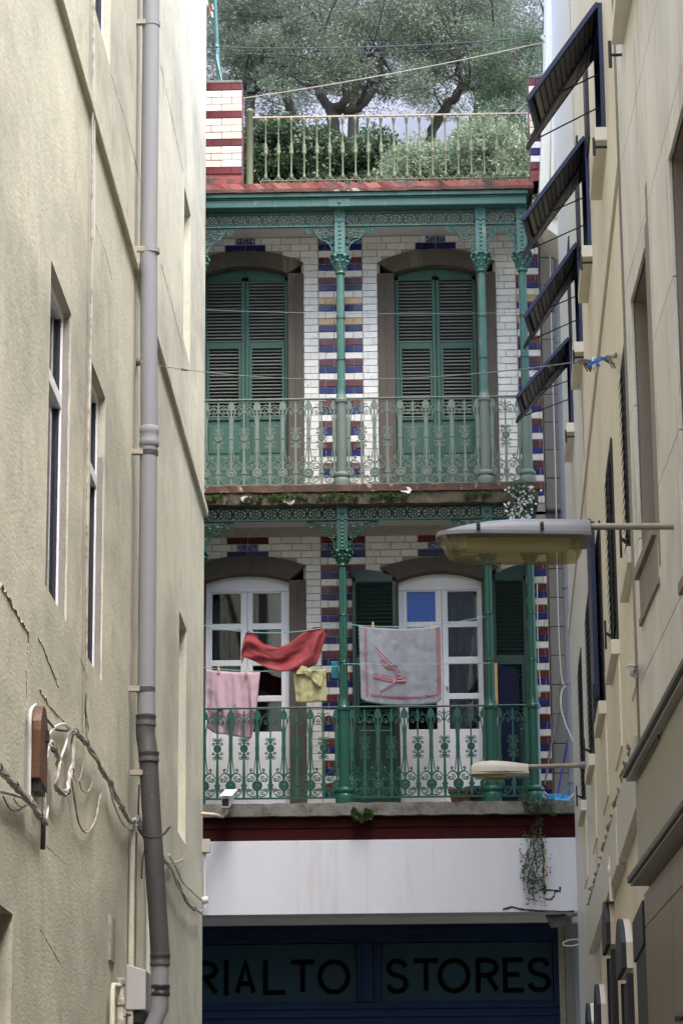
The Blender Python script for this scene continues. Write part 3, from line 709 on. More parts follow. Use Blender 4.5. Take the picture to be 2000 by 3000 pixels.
for sx in (-1, 1):
    sp_.tube(smooth_pts([(0, 0, .10), (sx * .035, 0, .085), (sx * .055, 0, .05), (sx * .06, 0, .0)], 4), .010, 5)
    sp_.tube([(sx * .01, 0, .085), (sx * .04, 0, .0)], .007, 5); sp_.blob((sx * .062, 0, .045), .015, .012, .015, 6, 4)
spm = mesh_of('spindle', sp_, (0, 0, 0), MT['iron_roof'], smooth=True)
xs0, xs1 = at(778, 440, yt).x, at(1530, 440, yt).x
for i in range(21): inst('spindle', spm, tr_, (xs0 + (xs1 - xs0) * i / 20, yt, zb_), scale=(1, 1, H))
tp = MB(); xp = at(731, 440, yt).x
tp.lathe([(.042, zb_), (.042, at(731, 332, yt).z), (.055, at(731, 329, yt).z), (.055, at(731, 324, yt).z), (.03, at(731, 319, yt).z), (.008, at(731, 316, yt).z)], (xp, yt, 0), 12)
part('terrace_post', tp, MT['iron_roof'], tr_, smooth=True)

# ---- stone door surrounds, shutters and doors
for nm, o in OP.items():
    st = nm[0]; zf = ZS[st][0] - .05; m = MB()
    A = arch(o['xo'][0], o['xo'][1], o['zos'], o['ro']); B = arch(o['xi'][0], o['xi'][1], o['zis'], o['ri'])
    m.strip(F, A, B, -.035, .24)
    for k in (0, 1):
        a, b = sorted((o['xo'][k], o['xi'][k])); zt_ = min(A[0][1], B[0][1])
        m.wbox(F, a, b, zf, o['zis'] - .002, -.033, .24)
        mid = a + (b - a) * .5
        m.wbox(F, mid - .012, mid + .012, zf, o['zis'] - .05, -.045, -.03)
    sr = part('door_surround', m, MT['stone_dark'], house, bevel=.008)
    if st == 'L':
        c = (o['xi'][0] + o['xi'][1]) / 2 + .0; m = MB(); z0_, z1_ = o['zis'] + o['ri'] + .005, o['zos'] + o['ro'] - .01
        m.hexa([F.P(c - .05, z0_, -.05), F.P(c + .05, z0_, -.05), F.P(c + .05, z0_, 0), F.P(c - .05, z0_, 0), F.P(c - .075, z1_, -.05), F.P(c + .075, z1_, -.05), F.P(c + .075, z1_, 0), F.P(c - .075, z1_, 0)])
        part('keystone', m, MT['stone_dark'], sr, bevel=.006)
SLAT = {}
def slat_mesh(w, mt):
    key = (round(w, 3), mt)
    if key not in SLAT:
        m = MB(); t = math.radians(32)
        a, b = .019 * math.cos(t), .019 * math.sin(t)
        c, d_ = .004 * math.sin(t), .004 * math.cos(t)
        prof = [(-a - c, -b + d_), (-a + c, -b - d_), (a + c, b - d_), (a - c, b + d_)]
        m.hexa([(-w / 2, prof[0][0], prof[0][1]), (w / 2, prof[0][0], prof[0][1]), (w / 2, prof[1][0], prof[1][1]), (-w / 2, prof[1][0], prof[1][1]),
                (-w / 2, prof[3][0], prof[3][1]), (w / 2, prof[3][0], prof[3][1]), (w / 2, prof[2][0], prof[2][1]), (-w / 2, prof[2][0], prof[2][1])])
        SLAT[key] = mesh_of('slat', m, (0, 0, 0), MT[mt])
    return SLAT[key]
def shutter_leaf(x0, x1, zb0, top, d, secs, mt, ms, solid=None, inset2=.028, label=None, pitch=.0435):
    """top: list of (x,z) of its upper outline; secs: louvred bands (z0,z1,inset)"""
    m = MB(); y = F.P(0, 0, d).y; fw = .045; zt_ = min(top[0][1], top[-1][1])
    m.wbox(F, x0, x0 + fw, zb0, zt_, d, d + .045); m.wbox(F, x1 - fw, x1, zb0, zt_, d, d + .045)
    low = [(x, zt_ - .055) for x, _ in top]; m.strip(F, top, low, d, d + .045)
    zs_ = sorted([s[1] for s in secs] + [s[0] for s in secs])
    edges = [zb0] + [v for s in sorted(secs, key=lambda q: q[0]) for v in (s[0], s[1])] + [zt_ - .055]
    for i in range(0, len(edges), 2):
        if edges[i + 1] - edges[i] > .004: m.wbox(F, x0 + fw, x1 - fw, edges[i], edges[i + 1], d + (.012 if i == 0 else .003), d + .04)
    sh = part('shutter', m, MT[mt], house, origin=F.P((x0 + x1) / 2, zb0, d), bevel=.004)
    if label: sh['label'] = label
    for (z0, z1, ins) in secs:
        if ins:
            fr = MB(); a, b = x0 + fw + .003, x1 - fw - .003
            fr.wbox(F, a, a + ins, z0, z1, d - .008, d + .03); fr.wbox(F, b - ins, b, z0, z1, d - .008, d + .03)
            fr.wbox(F, a + ins, b - ins, z0, z0 + ins, d - .008, d + .03); fr.wbox(F, a + ins, b - ins, z1 - ins, z1, d - .008, d + .03)
            part('shutter_flap', fr, MT[mt], sh, bevel=.003)
        w = x1 - x0 - 2 * fw - 2 * ins - .004; me = slat_mesh(w, ms); n = max(1, round((z1 - z0 - 2 * ins) / pitch))
        for i in range(n):
            inst('slat', me, sh, ((x0 + x1) / 2, y + .022, z0 + ins + (z1 - z0 - 2 * ins) * (i + .5) / n), rot=(random.uniform(-.06, .06), random.uniform(-.006, .006), 0))
    bk = MB(); bk.wbox(F, x0 + fw - .006, x1 - fw + .006, min(s[0] for s in secs) - .01, max(s[1] for s in secs) + .01, d + .052, d + .058); part('dark_gap_sheet', bk, MT['room'], sh)  # dark sheet added behind the slats so their gaps show dark
    return sh
def topline(o, x0, x1, gap=.006, n=8):
    h = (o['xi'][1] - o['xi'][0]) / 2; c = (o['xi'][0] + o['xi'][1]) / 2; R = (h * h + o['ri'] ** 2) / (2 * o['ri']); r = []
    for i in range(n + 1):
        x = x0 + (x1 - x0) * i / n; r.append((x, o['zis'] + o['ri'] - R + math.sqrt(R * R - (x - c) ** 2) - gap))
    return r
for nm, seam in (('UR', 1278), ('UL', 717)):
    o = OP[nm]; c = fx(seam, 1000); zf = ZS['U'][0]
    for x0, x1 in ((o['xi'][0] + .004, c - .003), (c + .003, o['xi'][1] - .004)):
        secs = [(fz(995, seam), fz(803, seam), 0), (fz(1224, seam), fz(1007, seam), .032)]
        sh = shutter_leaf(x0, x1, zf - .02, topline(o, x0, x1), .10, secs, 'sh_green', 'sh_slat')
        p = MB(); p.wbox(F, x0 + .07, x1 - .07, zf + .05, fz(1330, seam), .100, .13); p.wbox(F, x0 + .07, x1 - .07, fz(1322, seam), fz(1240, seam), .104, .13)
        part('shutter_panel', p, MT['sh_green'], sh, bevel=.008)
for nm, ctr, ppx, py in (('LR', 1296, ((1193, 1277), (1313, 1399)), ((1733, 1821), (1838, 1925), (1944, 2032), (2049, 2137))), ('LL', 723, ((621, 705), (740, 824)), ((1739, 1827), (1845, 1934), (1951, 2039), (2056, 2145)))):
    o = OP[nm]; d = .10; zf = ZS['L'][0] - .03; zh = fz(py[0][0] - 10, ctr)
    m = MB(); xi0, xi1 = o['xi'][0] + .004, o['xi'][1] - .004
    t = topline(o, xi0, xi1, .003, 14); m.strip(F, t, [(x, zh + .03) for x, _ in t], d + .012, d + .05)
    m.wbox(F, xi0, xi1, zh - .002, zh + .032, d - .01, d + .055); m.wbox(F, xi0, xi0 + .05, zf, zh - .003, d - .008, d + .055); m.wbox(F, xi1 - .05, xi1, zf, zh - .003, d - .008, d + .055)
    dr = part('french_door', m, MT['upvc'], house, origin=F.P(fx(ctr, 1900), zf, d), bevel=.004)
    cx = fx(ctr, 1900)
    for k, (pa, pb) in enumerate(ppx):
        lx0, lx1 = (xi0 + .052, cx - .002) if k == 0 else (cx + .002, xi1 - .052)
        a, b = fx(pa, 1900, d), fx(pb, 1900, d); lf = MB()
        lf.wbox(F, lx0, a, zf, zh - .004, d, d + .05); lf.wbox(F, b, lx1, zf, zh - .004, d, d + .05)
        zs_ = [(fz(q[1], ctr, d), fz(q[0], ctr, d)) for q in py]
        es = [zh - .004] + [v for q in zs_ for v in (q[1], q[0])] + [zf]
        for i in range(0, len(es), 2): lf.wbox(F, a, b, es[i + 1], es[i], d + .001, d + .048)
        lf.wbox(F, a + .03, b - .03, zf + .10, es[-2] - .07, d - .006, d + .01)
        leaf = part('door_leaf', lf, MT['upvc'], dr, bevel=.004)
        for r, q in enumerate(zs_):
            g = MB(); g.wbox(F, a - .004, b + .004, q[0] - .004, q[1] + .004, d + .022, d + .026)
            part('pane', g, MT['glass'], dr)
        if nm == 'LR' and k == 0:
            g = MB(); g.wbox(F, a - .003, b + .003, zs_[0][0] - .003, zs_[0][1] + .003, d + .032, d + .036); part('blue_sheet', g, MT['blue_sheet'], dr)  # added blue sheet gives this pane its bright blue
    h = MB(); h.box(cx + .035, cx + .06, F.P(0, 0, d - .05).y, F.P(0, 0, d).y, fz(2010, ctr), fz(1985, ctr)); part('door_handle', h, MT['upvc'], dr)
    if nm == 'LR':
        rows = []
        for j in range(14):
            v = j / 13; rows.append([F.P(xi0 + (xi1 - xi0) * (.54 + .46 * u) , zh - .05 - v * (zh - zf - .1), .26 + .03 * math.sin(u * 34 + 2 * math.sin(v * 3))) for u in np.linspace(0, 1, 40)])
        g = MB(); g.grid(rows); part('curtain', g, MT['curtain'], dr, smooth=True)
    else:
        rows = []
        for j in range(10):
            v = j / 9; rows.append([F.P(xi0 + (xi1 - xi0) * (.30 * u - .02), zh - .05 - v * (zh - zf - .1), .35 + .03 * math.sin(u * 30)) for u in np.linspace(0, 1, 30)])
        g = MB(); g.grid(rows); part('curtain', g, MT['curtain'], dr, smooth=True)
# the two green shutters folded open on the lower balcony
o = OP['LR']
for (pa, pb, ya, yb_, side) in ((1031, 1160, 1668, 1690, -1), (1441, 1543, 1688, 1652, 1)):
    x0, x1 = fx(pa, 1800, -.10), fx(pb, 1800, -.10); za, zb2 = fz(ya, pa, -.1), fz(yb_, pb, -.1)
    top = [(x0 + (x1 - x0) * t, za + (zb2 - za) * t + .03 * math.sin(math.pi * t)) for t in np.linspace(0, 1, 9)]
    zt_ = min(za, zb2)
    secs = [(fz(1925, 1100, -.1), zt_ - .07, 0), (fz(2120, 1100, -.1), fz(1945, 1100, -.1), .03)]
    sh = shutter_leaf(x0, x1, ZS['L'][0] - .01, top, -.11, secs, 'sh_dark', 'sh_dark', label='dark green louvred shutter folded open', pitch=.05)
    p = MB(); p.wbox(F, x0 + .07, x1 - .07, ZS['L'][0] + .06, fz(2140, 1100, -.1), -.112, -.07); part('shutter_panel', p, MT['sh_dark'], sh, bevel=.008)

# ---- shop front
ZB = lambda py: fz(py, 1000, .10)
m = MB(); xs0, xs1 = XE0, fx(1652, 2850, .1)
m.wbox(F, xs0, xs1, ZB(2712) , ZB(2690), -.02, .4); part('shop_lintel', m, MT['ceiling'], house)
m = MB()
def sx_(px): return fx(px, 2850, .1)
m.wbox(F, xs0, xs1, ZB(2764), ZB(2712), .06, .3); m.wbox(F, xs0, xs1, 1.2, ZB(2940), .06, .3); m.wbox(F, sx_(1045), sx_(1116), ZB(2940), ZB(2764), .06, .3); m.wbox(F, sx_(1620), xs1, ZB(2940), ZB(2764), .06, .3)
sf = part('shop_front', m, MT['shopblue'], house, bevel=.006)
m = MB()
for z in (2725, 2752, 2952, 2976): m.wbox(F, xs0, xs1, ZB(z + 7), ZB(z), .035, .07)
m.wbox(F, sx_(1050), sx_(1058), ZB(2938), ZB(2766), .035, .07); m.wbox(F, sx_(1062), sx_(1092), ZB(2938), ZB(2766), .02, .07); m.wbox(F, sx_(1097), sx_(1106), ZB(2938), ZB(2766), .035, .07)
part('shop_moulding', m, MT['shopblue'], sf, bevel=.004)
GL = {'R': [[(0, 0), (0, 1), (.55, 1), (.86, .93), (1, .76), (.86, .58), (.55, .5), (0, .5)], [(.5, .5), (1, 0)]], 'I': [[(.5, 0), (.5, 1)]],
      'A': [[(0, 0), (.5, 1), (1, 0)], [(.17, .30), (.83, .30)]], 'L': [[(0, 1), (0, 0), (1, 0)]], 'T': [[(0, 1), (1, 1)], [(.5, 1), (.5, 0)]],
      'O': [[(.5 + .5 * math.cos(a), .5 + .5 * math.sin(a)) for a in np.linspace(0, 2 * math.pi, 33)]],
      'E': [[(1, 1), (0, 1), (0, 0), (1, 0)], [(0, .52), (.9, .52)]],
      'S': [[(.95, .80), (.82, .94), (.5, 1), (.18, .94), (.04, .77), (.16, .60), (.5, .52), (.84, .43), (.98, .25), (.84, .07), (.5, 0), (.16, .06), (.02, .22)]]}
def letter(ch, pa, pb, board):
    d = .115 - .002; z0, z1 = ZB(2907), ZB(2818); x0, x1 = sx_(pa + 7), sx_(pb - 7)
    if ch == 'I': x0 = x1 = sx_((pa + pb) / 2)
    m = MB(); hw = .029
    for li, ln in enumerate(GL[ch]):
        pts = [Vector((x0 + (x1 - x0) * u, z0 + (z1 - z0) * v)) for u, v in ln]
        if ch == 'S': pts = [Vector((p.x, p.y)) for p in smooth_pts([Vector((p.x, p.y, 0)) for p in pts], 4)]
        closed = (pts[0] - pts[-1]).length < 1e-5; n = len(pts); Lf = []; Rt = []
        for i, p in enumerate(pts):
            a = pts[i - 1] if i > 0 else (pts[-2] if closed else None); b = pts[i + 1] if i < n - 1 else (pts[1] if closed else None)
            t1 = (p - a).normalized() if a is not None else None; t2 = (b - p).normalized() if b is not None else None
            if t1 is None: t1 = t2
            if t2 is None: t2 = t1
            n1 = Vector((-t1.y, t1.x)); n2 = Vector((-t2.y, t2.x)); mm = (n1 + n2); mm = mm.normalized() if mm.length > 1e-6 else n1
            k = hw / max(.45, mm.dot(n1)); q = p.copy()
            if not closed and i == 0: q = p - t2 * (hw if ch in 'LTEIR' else .0)
            if not closed and i == n - 1: q = p + t1 * (hw if ch in 'LTEIR' and li == 0 else .0)
            Lf.append((q.x + mm.x * k, q.y + mm.y * k)); Rt.append((q.x - mm.x * k, q.y - mm.y * k))
        m.strip(F, Lf, Rt, d - .0006 * li, d + .006)
    part('letter', m, MT['letter'], board)
for (pa, pb, txt) in ((500, 1043, (('R', 560, 640), ('I', 655, 670), ('A', 687, 750), ('L', 770, 835), ('T', 852, 920), ('O', 929, 1026))),
                      (1117, 1618, (('S', 1129, 1197), ('T', 1213, 1282), ('O', 1281, 1378), ('R', 1393, 1462), ('E', 1472, 1533), ('S', 1543, 1614)))):
    m = MB(); m.wbox(F, sx_(pa), sx_(pb), ZB(2938), ZB(2766), .12, .16); bd = part('sign_board', m, MT['signboard'], house)
    for ch, a, b in txt: letter(ch, a, b, bd)
m = MB(); m.wbox(F, xs1 + .002, fx(1692, 2850, 0), 0, ZB(2705), -.10, .5); part('shop_pier', m, MT['greystone'], house, bevel=.01)
# ================================================================== the building on the left
ZTOP = 16.4; ZTY = 16.1; ZTS = 11.3
left = thing('left_building', 'cream rendered building with small recessed windows along the left side of the alley', 'building', (XL - 3, 10, 0))
def lwin(pa, pb, ym, ptop, pbot, pbx=None):
    s0 = L.hit(pa, ym)[0]; s1 = L.hit(pb, ym)[0]
    z1 = L.hit(*ptop)[1]; z0 = L.hit(*pbot)[1]; return (s0, s1, z0, z1)
LW = [lwin(140, 203, 1300, (206, 912), (191, 1816)), lwin(261, 303, 1600, (310, 1170), (293, 1990)),
      (L.hit(276, 100)[0], L.hit(323, 100)[0], L.hit(325, 206)[1], L.hit(325, 206)[1] + 1.7),
      lwin(538, 557, 850, (559, 633), (562, 1092)), lwin(523, 545, 2100, (546, 1844), (540, 2470))]
dk = L.hit(38, 2680); LDOOR = (dk[0] - 1.1, dk[0], 0.0, dk[1])
m = MB(); wall_mesh(m, L, -6, YEND, 0, ZTOP, LW[:3] + [LDOOR], .075); 
lw2 = LW[3:]
m = MB(); wall_mesh(m, L, -6, YEND, 0, ZTOP, LW + [LDOOR], .10)
m.add([L.P(YEND, 0), L.P(YEND, 0, 7), L.P(YEND, ZTOP, 7), L.P(YEND, ZTOP)], [(0, 1, 2, 3)])
m.wbox(L, -6, YEND - .002, 0, ZTOP, .45, 7)
part('wall', m, MT['plaster'], left, recalc=False)
cap = MB(); cap.wbox(L, -6, YEND + .05, ZTOP, ZTOP + .25, -.08, 7.05); part('parapet', cap, MT['plaster'], left)
zsc = L.hit(419, 855)[1]
m = MB()
ns = 40; ss = np.linspace(12.52, YEND + .02, ns)
A = [(s, zsc + .005 * mnoise.noise((s, 0, 4))) for s in ss]; B = [(s, zsc - .095 + .006 * mnoise.noise((s * 1.3, 2, 4))) for s in ss]
m.strip(L, A, B, -.045, .02); part('string_course', m, MT['plaster'], left, bevel=.01)
for i, (s0, s1, z0, z1) in enumerate(LW):
    d = .055 if i < 3 else .09
    f = MB(); fw = .055
    f.wbox(L, s0, s0 + fw, z0, z1, d, d + .06); f.wbox(L, s1 - fw, s1, z0, z1, d, d + .06); f.wbox(L, s0 + fw, s1 - fw, z1 - fw, z1, d, d + .06); f.wbox(L, s0 + fw, s1 - fw, z0, z0 + fw, d, d + .06)
    if i < 2:
        zt_ = L.hit(172 if i == 0 else 277, 1165 if i == 0 else 1400, d)[1]; f.wbox(L, s0 + fw, s1 - fw, zt_ - .045, zt_ + .045, d - .004, d + .055)
    wn = part('window', f, MT['upvc'], left, origin=L.P((s0 + s1) / 2, z0, d), bevel=.004)
    f2 = MB(); f2.wbox(L, s0 + fw, s1 - fw, z0 + fw, z1 - fw, d + .035, d + .04); part('pane', f2, MT['glass'], wn)
    f2 = MB(); f2.wbox(L, s0, s1, z0, z1, d + .2, d + .22); part('dark_window_sheet', f2, MT['room'], wn)  # dark sheet behind the pane, in the room colour
    f2 = MB(); f2.wbox(L, s1 - fw - .02, s1 - fw + .001, z0 + fw, z1 - fw, d + .012, d + .034); part('window_seal', f2, MT['navy_dull'], wn)
    if i < 2:                                       # bare cement where the frame was let in
        f2 = MB(); n = 40; zz = np.linspace(z0 + .01, z1 - .02 - (.45 if i else 0), n)
        A = [d * 0 + .012 + .010 * mnoise.noise((z * 6, i, 2)) for z in zz]
        v = []
        for k, z in enumerate(zz): v += [tuple(L.P(s1 - .002, z, A[k] * 1.0)), tuple(L.P(s1 - .002, z, d))]
        f2.add(v, [(2 * k, 2 * k + 1, 2 * k + 3, 2 * k + 2) for k in range(n - 1)]); part('cement_patch', f2, MT['plaster_grey'], wn)
# raised cracks and old plaster seams
def crack(pts, r=.004, nm='plaster_crack', jit=.012):
    P_ = []
    for (a, b) in zip(pts[:-1], pts[1:]):
        for k in range(10):
            t = k / 10; s, z = L.hit(a[0] + (b[0] - a[0]) * t, a[1] + (b[1] - a[1]) * t)
            P_.append(L.P(s + random.gauss(0, jit), z + random.gauss(0, jit), .001))
    return MB().tube(P_, [r * random.uniform(.4, 1.3) for _ in P_], 4)
MT['crackd'] = mat('dark_plaster_crack', (0.30, 0.26, 0.2), (0.44, 0.39, 0.3), scale=20, rough=.95)
for pts, r in (([(0, 1715), (25, 1755), (60, 1820), (80, 1850), (82, 1880)], .012), ([(82, 1880), (75, 1960), (78, 2050)], .006), ([(110, 1870), (125, 1895), (160, 1985), (175, 2020)], .007), ([(115, 2020), (145, 2070), (190, 2120)], .008),
               ([(325, 215), (360, 330), (420, 565)], .004), ([(470, 190), (505, 350), (540, 525)], .004), ([(472, 775), (500, 880), (545, 1062)], .004), ([(279, 655), (310, 740), (330, 830)], .003),
               ([(565, 1160), (590, 1270), (603, 1320)], .003), ([(330, 300), (328, 505)], .002), ([(562, 1165), (560, 1500), (558, 2300)], .005), ([(235, 1930), (250, 1975)], .006), ([(115, 2720), (150, 2780), (180, 2830)], .003), ([(135, 2480), (200, 2540)], .003)):
    part('plaster_crack', crack(pts, r, jit=.002 if r < .006 else .006), MT['crackd'], left)
# wall lines for cables
def lp(px, py, d=-.03): return L.at(px, py, d)
CABG = 'cables strung along the cream wall'
def cable(pts, r, mt, label, cat='cable', d=-.03, n=6, name='wall_cable', group=CABG):
    P_ = smooth_pts([lp(p[0], p[1], p[2] if len(p) > 2 else d) for p in pts], n)
    return solo(name, MB().tube(P_, r, 6), MT[mt], label, cat, group, smooth=True)
cable([(276, -60), (274, 60), (272, 200), (270, 500), (268, 800), (264, 1050), (258, 1300), (254, 1600), (253, 1900), (253, 2090), (255, 2180)], .010, 'cable_paint', 'long vertical cable running down the cream wall from the top to the cable bundle')
cable([(274, 70), (276, 90), (277, 400), (275, 700)], .006, 'cable_white', 'short pale cable lying beside the long vertical cable at the top of the left wall')
cable([(255, 2010), (250, 2080), (258, 2130), (254, 2155)], .006, 'cable_black', 'thin dark cable hanging loose above the cable bundle beside the vertical cable')
def bundle(pts, label, nst=5, r=.011, spread=.017):
    cl = smooth_pts([lp(p[0], p[1], -.05) for p in pts], 6); c0 = cl[0]
    og = cl[len(cl) // 2]
    t = thing('cable_bundle', label, 'cable bundle', og, 'bundles of painted cables on the left wall')
    for k in range(nst):
        ph = random.uniform(0, 6); q = []
        for i, p in enumerate(cl):
            a = ph + i * .35; q.append(p + Vector((abs(math.cos(a)) * spread * .8, math.sin(a * .7 + k) * spread, math.sin(a) * spread)))
        part('strand', MB().tube(q, r * random.uniform(.7, 1.15), 6), MT['cable_paint' if k % 3 else 'cable_white'], t, smooth=True)
    for i in range(4, len(cl) - 2, 9):
        tn = (cl[i + 1] - cl[i - 1]).normalized()
        part('cable_tie', MB().tube([cl[i] - tn * .007 + Vector((spread * .4, 0, 0)), cl[i] + tn * .007 + Vector((spread * .4, 0, 0))], spread * .95 + r * .8, 8), MT['cable_black'] if random.random() < .8 else MT['cable_paint'], t)
    return t
bundle([(-30, 2225), (5, 2262), (35, 2295), (62, 2325), (90, 2352), (108, 2385), (133, 2411)], 'thick cable bundle at the left edge sloping down below the copper cover', 7)
bundle([(205, 2142), (225, 2148), (246, 2172), (268, 2205), (300, 2262), (318, 2288), (340, 2340), (362, 2378), (382, 2408), (402, 2398)], 'thick cable bundle sloping down to the grey downpipe', 6)
bundle([(148, 2178), (160, 2205), (170, 2230), (162, 2290), (172, 2318), (192, 2322), (198, 2290), (208, 2240), (212, 2155)], 'looped cable bundle hanging in a bight right of the copper cover', 5, .011, .016)
bundle([(402, 2400), (415, 2425), (432, 2440), (446, 2470), (470, 2505), (488, 2530), (515, 2580), (535, 2622), (560, 2658), (592, 2676)], 'cable bundle sagging behind the downpipe to the far corner of the cream wall', 4, .012, .018)
cable([(85, 2345), (87, 2200), (87, 2110), (92, 2078), (104, 2066)], .011, 'cable_white', 'thick white cable bending over the top of the copper cover')
cable([(0, 2320), (40, 2330), (80, 2342)], .009, 'cable_white', 'white cable joining the left bundle from the left edge')
cable([(10, 2335), (30, 2370), (60, 2372), (84, 2350)], .006, 'cable_paint', 'thin cable drooping under the bundle at the left edge')
cable([(40, 2340), (55, 2362), (75, 2362), (86, 2350)], .005, 'cable_white', 'thinner second loop under the bundle at the left edge')
cable([(130, 2180), (145, 2150), (165, 2128), (188, 2122), (200, 2135), (198, 2160), (188, 2195), (176, 2225)], .009, 'cable_white', 'white cable arching over in a hoop beside the copper cover')
cable([(128, 2096), (145, 2118), (165, 2138), (195, 2142)], .008, 'cable_black', 'dark cable from the copper cover to the bundle knot')
cable([(148, 2178), (138, 2215), (134, 2260), (138, 2330), (140, 2370), (133, 2405)], .009, 'cable_white', 'white cable dropping beside the vertical conduit to the left bundle')
cable([(205, 2250), (215, 2320), (228, 2400), (240, 2430), (252, 2440), (265, 2430), (280, 2400), (292, 2340), (302, 2285)], .007, 'cable_paint', 'long loose loop of thin cable hanging lowest under the bundle')
cable([(212, 2255), (220, 2285), (232, 2287), (242, 2250), (252, 2205)], .004, 'cable_paint', 'small upper loop of thin cable under the bundle')
cable([(232, 2288), (240, 2315), (255, 2322), (268, 2302), (277, 2262)], .005, 'cable_paint', 'middle loop of thin cable under the bundle')
cable([(318, 2295), (335, 2360), (360, 2415), (385, 2432), (402, 2418)], .007, 'cable_white', 'pale cable drooping below the sloping bundle to the downpipe')
cable([(405, 2425), (418, 2446), (445, 2455), (475, 2448), (492, 2430), (497, 2425)], .011, 'cable_black', 'short black cable looped round the front of the grey downpipe', d=-.36)
cable([(408, 2300), (405, 2380), (412, 2405), (404, 2420), (425, 2470), (418, 2520), (415, 2575)], .008, 'cable_black', 'dark cable dropping beside the downpipe elbow')
cable([(495, 2505), (515, 2540), (535, 2585), (560, 2610), (592, 2640)], .012, 'cable_white', 'upper pale cable sagging to the white fitting at the far wall corner')
cable([(485, 2530), (512, 2528), (538, 2518), (520, 2530), (495, 2540)], .010, 'cable_paint', 'hooked end of cable sticking out beside the downpipe')
cable([(600, 2660), (606, 2650), (610, 2635)], .006, 'cable_white', 'thin wire tail at the far corner of the cream wall', d=-.05)
# copper cover
s0, z0 = L.hit(91, 2280, -.004); s1 = L.hit(115, 2180, -.004)[0]; zt_ = L.hit(110, 2064, -.02)[1]
cv = thing('cable_cover', 'rounded copper coloured cover fixed on the cream wall', 'cable cover', L.P((s0 + s1) / 2, z0, -.03), None)
m = MB(); r = (s1 - s0) / 2; n = 10
out_ = [(s0, z0), (s0, zt_ - r)] + [((s0 + s1) / 2 - r * math.cos(math.pi * i / n), zt_ - r + r * math.sin(math.pi * i / n)) for i in range(1, n)] + [(s1, zt_ - r), (s1, z0 - .04)]
P0 = [L.P(s, z, -.002) for s, z in out_]; P1 = [L.P(s, z, -.058) for s, z in out_]; k = len(out_)
m.add(P0 + P1, [tuple(range(k)), tuple(range(2 * k - 1, k - 1, -1))] + [(i, (i + 1) % k, k + (i + 1) % k, k + i) for i in range(k)])
part('cover', m, MT['copper'], cv, bevel=.006)
m = MB(); m.wbox(L, (s0 + s1) / 2 + r * .3, (s0 + s1) / 2 + r * .75, zt_ - r * 1.2, zt_ - r * .8, -.072, -.057); part('cover_lock', m, MT['blk'], cv)
m = MB(); m.wbox(L, s0 + .03, s1 - .03, z0 - .07, z0 - .003, -.05, -.01); part('cable_entry', m, MT['blk'], cv)
# vertical conduits
def conduit(px0, py0, px1, py1, r, mt, label, d=-.03, name='wall_conduit'):
    s, z = L.hit(px0, py0, d); z1 = L.hit(px0, py0, d)[1]; z0 = L.hit(px1, py1, d)[1]
    m = MB().tube([L.P(s, z0, d), L.P(s, z1, d)], r, 8); return solo(name, m, MT[mt], label, 'conduit', 'conduits on the left wall', smooth=True)
conduit(132, 2195, 128, 2415, .016, 'cable_paint', 'vertical conduit right of the copper cover')
conduit(127, 2412, 126, 2490, .016, 'blk', 'short dark pipe end hanging below the left cable bundle')
conduit(388, 2420, 376, 3060, .026, 'plaster', 'painted vertical conduit left of the grey downpipe', -.035)
conduit(399, 2440, 392, 2960, .010, 'plaster_grey', 'thin grey conduit beside the painted conduit', -.03)
conduit(436, 2480, 440, 3040, .020, 'cable_white', 'pale conduit behind the leaning downpipe', -.04)
# white meter box, gas fittings, vent strip
sb0, zb0 = L.hit(390, 2960, -.06); sb1 = L.hit(432, 2900, -.02)[0]; zb1 = L.hit(388, 2822, -.06)[1]
MT['boxpaint'] = mat('dirty_white_box_paint', (0.46, 0.45, 0.43), (0.34, 0.33, 0.31), scale=6, streak=.3, rough=.6)
bx = thing('meter_box', 'white painted box low on the cream wall beside the downpipe', 'meter box', L.P(sb0, zb0, -.05))
m = MB(); P = L.P
m.hexa([P(sb0, zb0, -.16), P(sb1, zb0, -.16), P(sb1, zb0, 0), P(sb0, zb0, 0), P(sb0, zb1 - .05, -.16), P(sb1, zb1 - .05, -.16), P(sb1, zb1, 0), P(sb0, zb1, 0)]); part('box', m, MT['boxpaint'], bx, bevel=.008)
m = MB(); m.wbox(L, sb0 + .03, sb1 - .03, zb0 - .09, zb0 - .002, -.12, -.02); part('box_outlet', m, MT['blk'], bx)
gx, gz = L.hit(352, 2890, -.08)
gf = thing('gas_valve', 'cream painted pipe fitting with a valve low on the left wall', 'pipe fitting', L.P(gx, gz - .6, -.08))
part('pipe', MB().tube([L.P(gx, gz - .9, -.08), L.P(gx, gz + .02, -.08)], .030, 10), MT['plaster'], gf, smooth=True)
part('pipe', MB().tube([L.P(gx - .26, gz - .9, -.05), L.P(gx - .26, gz - .05, -.05), L.P(gx - .22, gz - .01, -.05), L.P(gx, gz, -.08)], .02, 8), MT['plaster'], gf, smooth=True)
for dz in (.03, -.12, -.27, -.42, -.55): part('pipe_joint', MB().lathe([(.037, -.03), (.042, -.02), (.042, .02), (.037, .03)], L.P(gx, gz + dz, -.08), 10), MT['cable_paint'], gf)
part('valve', MB().tube([L.P(gx, gz - .2, -.10), L.P(gx + .25, gz - .2, -.13)], [.03, .012], 8), MT['cable_paint'], gf)
vs, vz1 = L.hit(330, 2690, -.01); vz0 = L.hit(331, 2822, -.01)[1]
vt = thing('vent_strip', 'narrow slotted rusty vent strip let into the left wall', 'vent', L.P(vs, vz0, -.01))
m = MB(); m.wbox(L, vs - .20, vs + .20, vz0, vz1, -.012, 0); part('strip', m, MT['cable_paint'], vt)
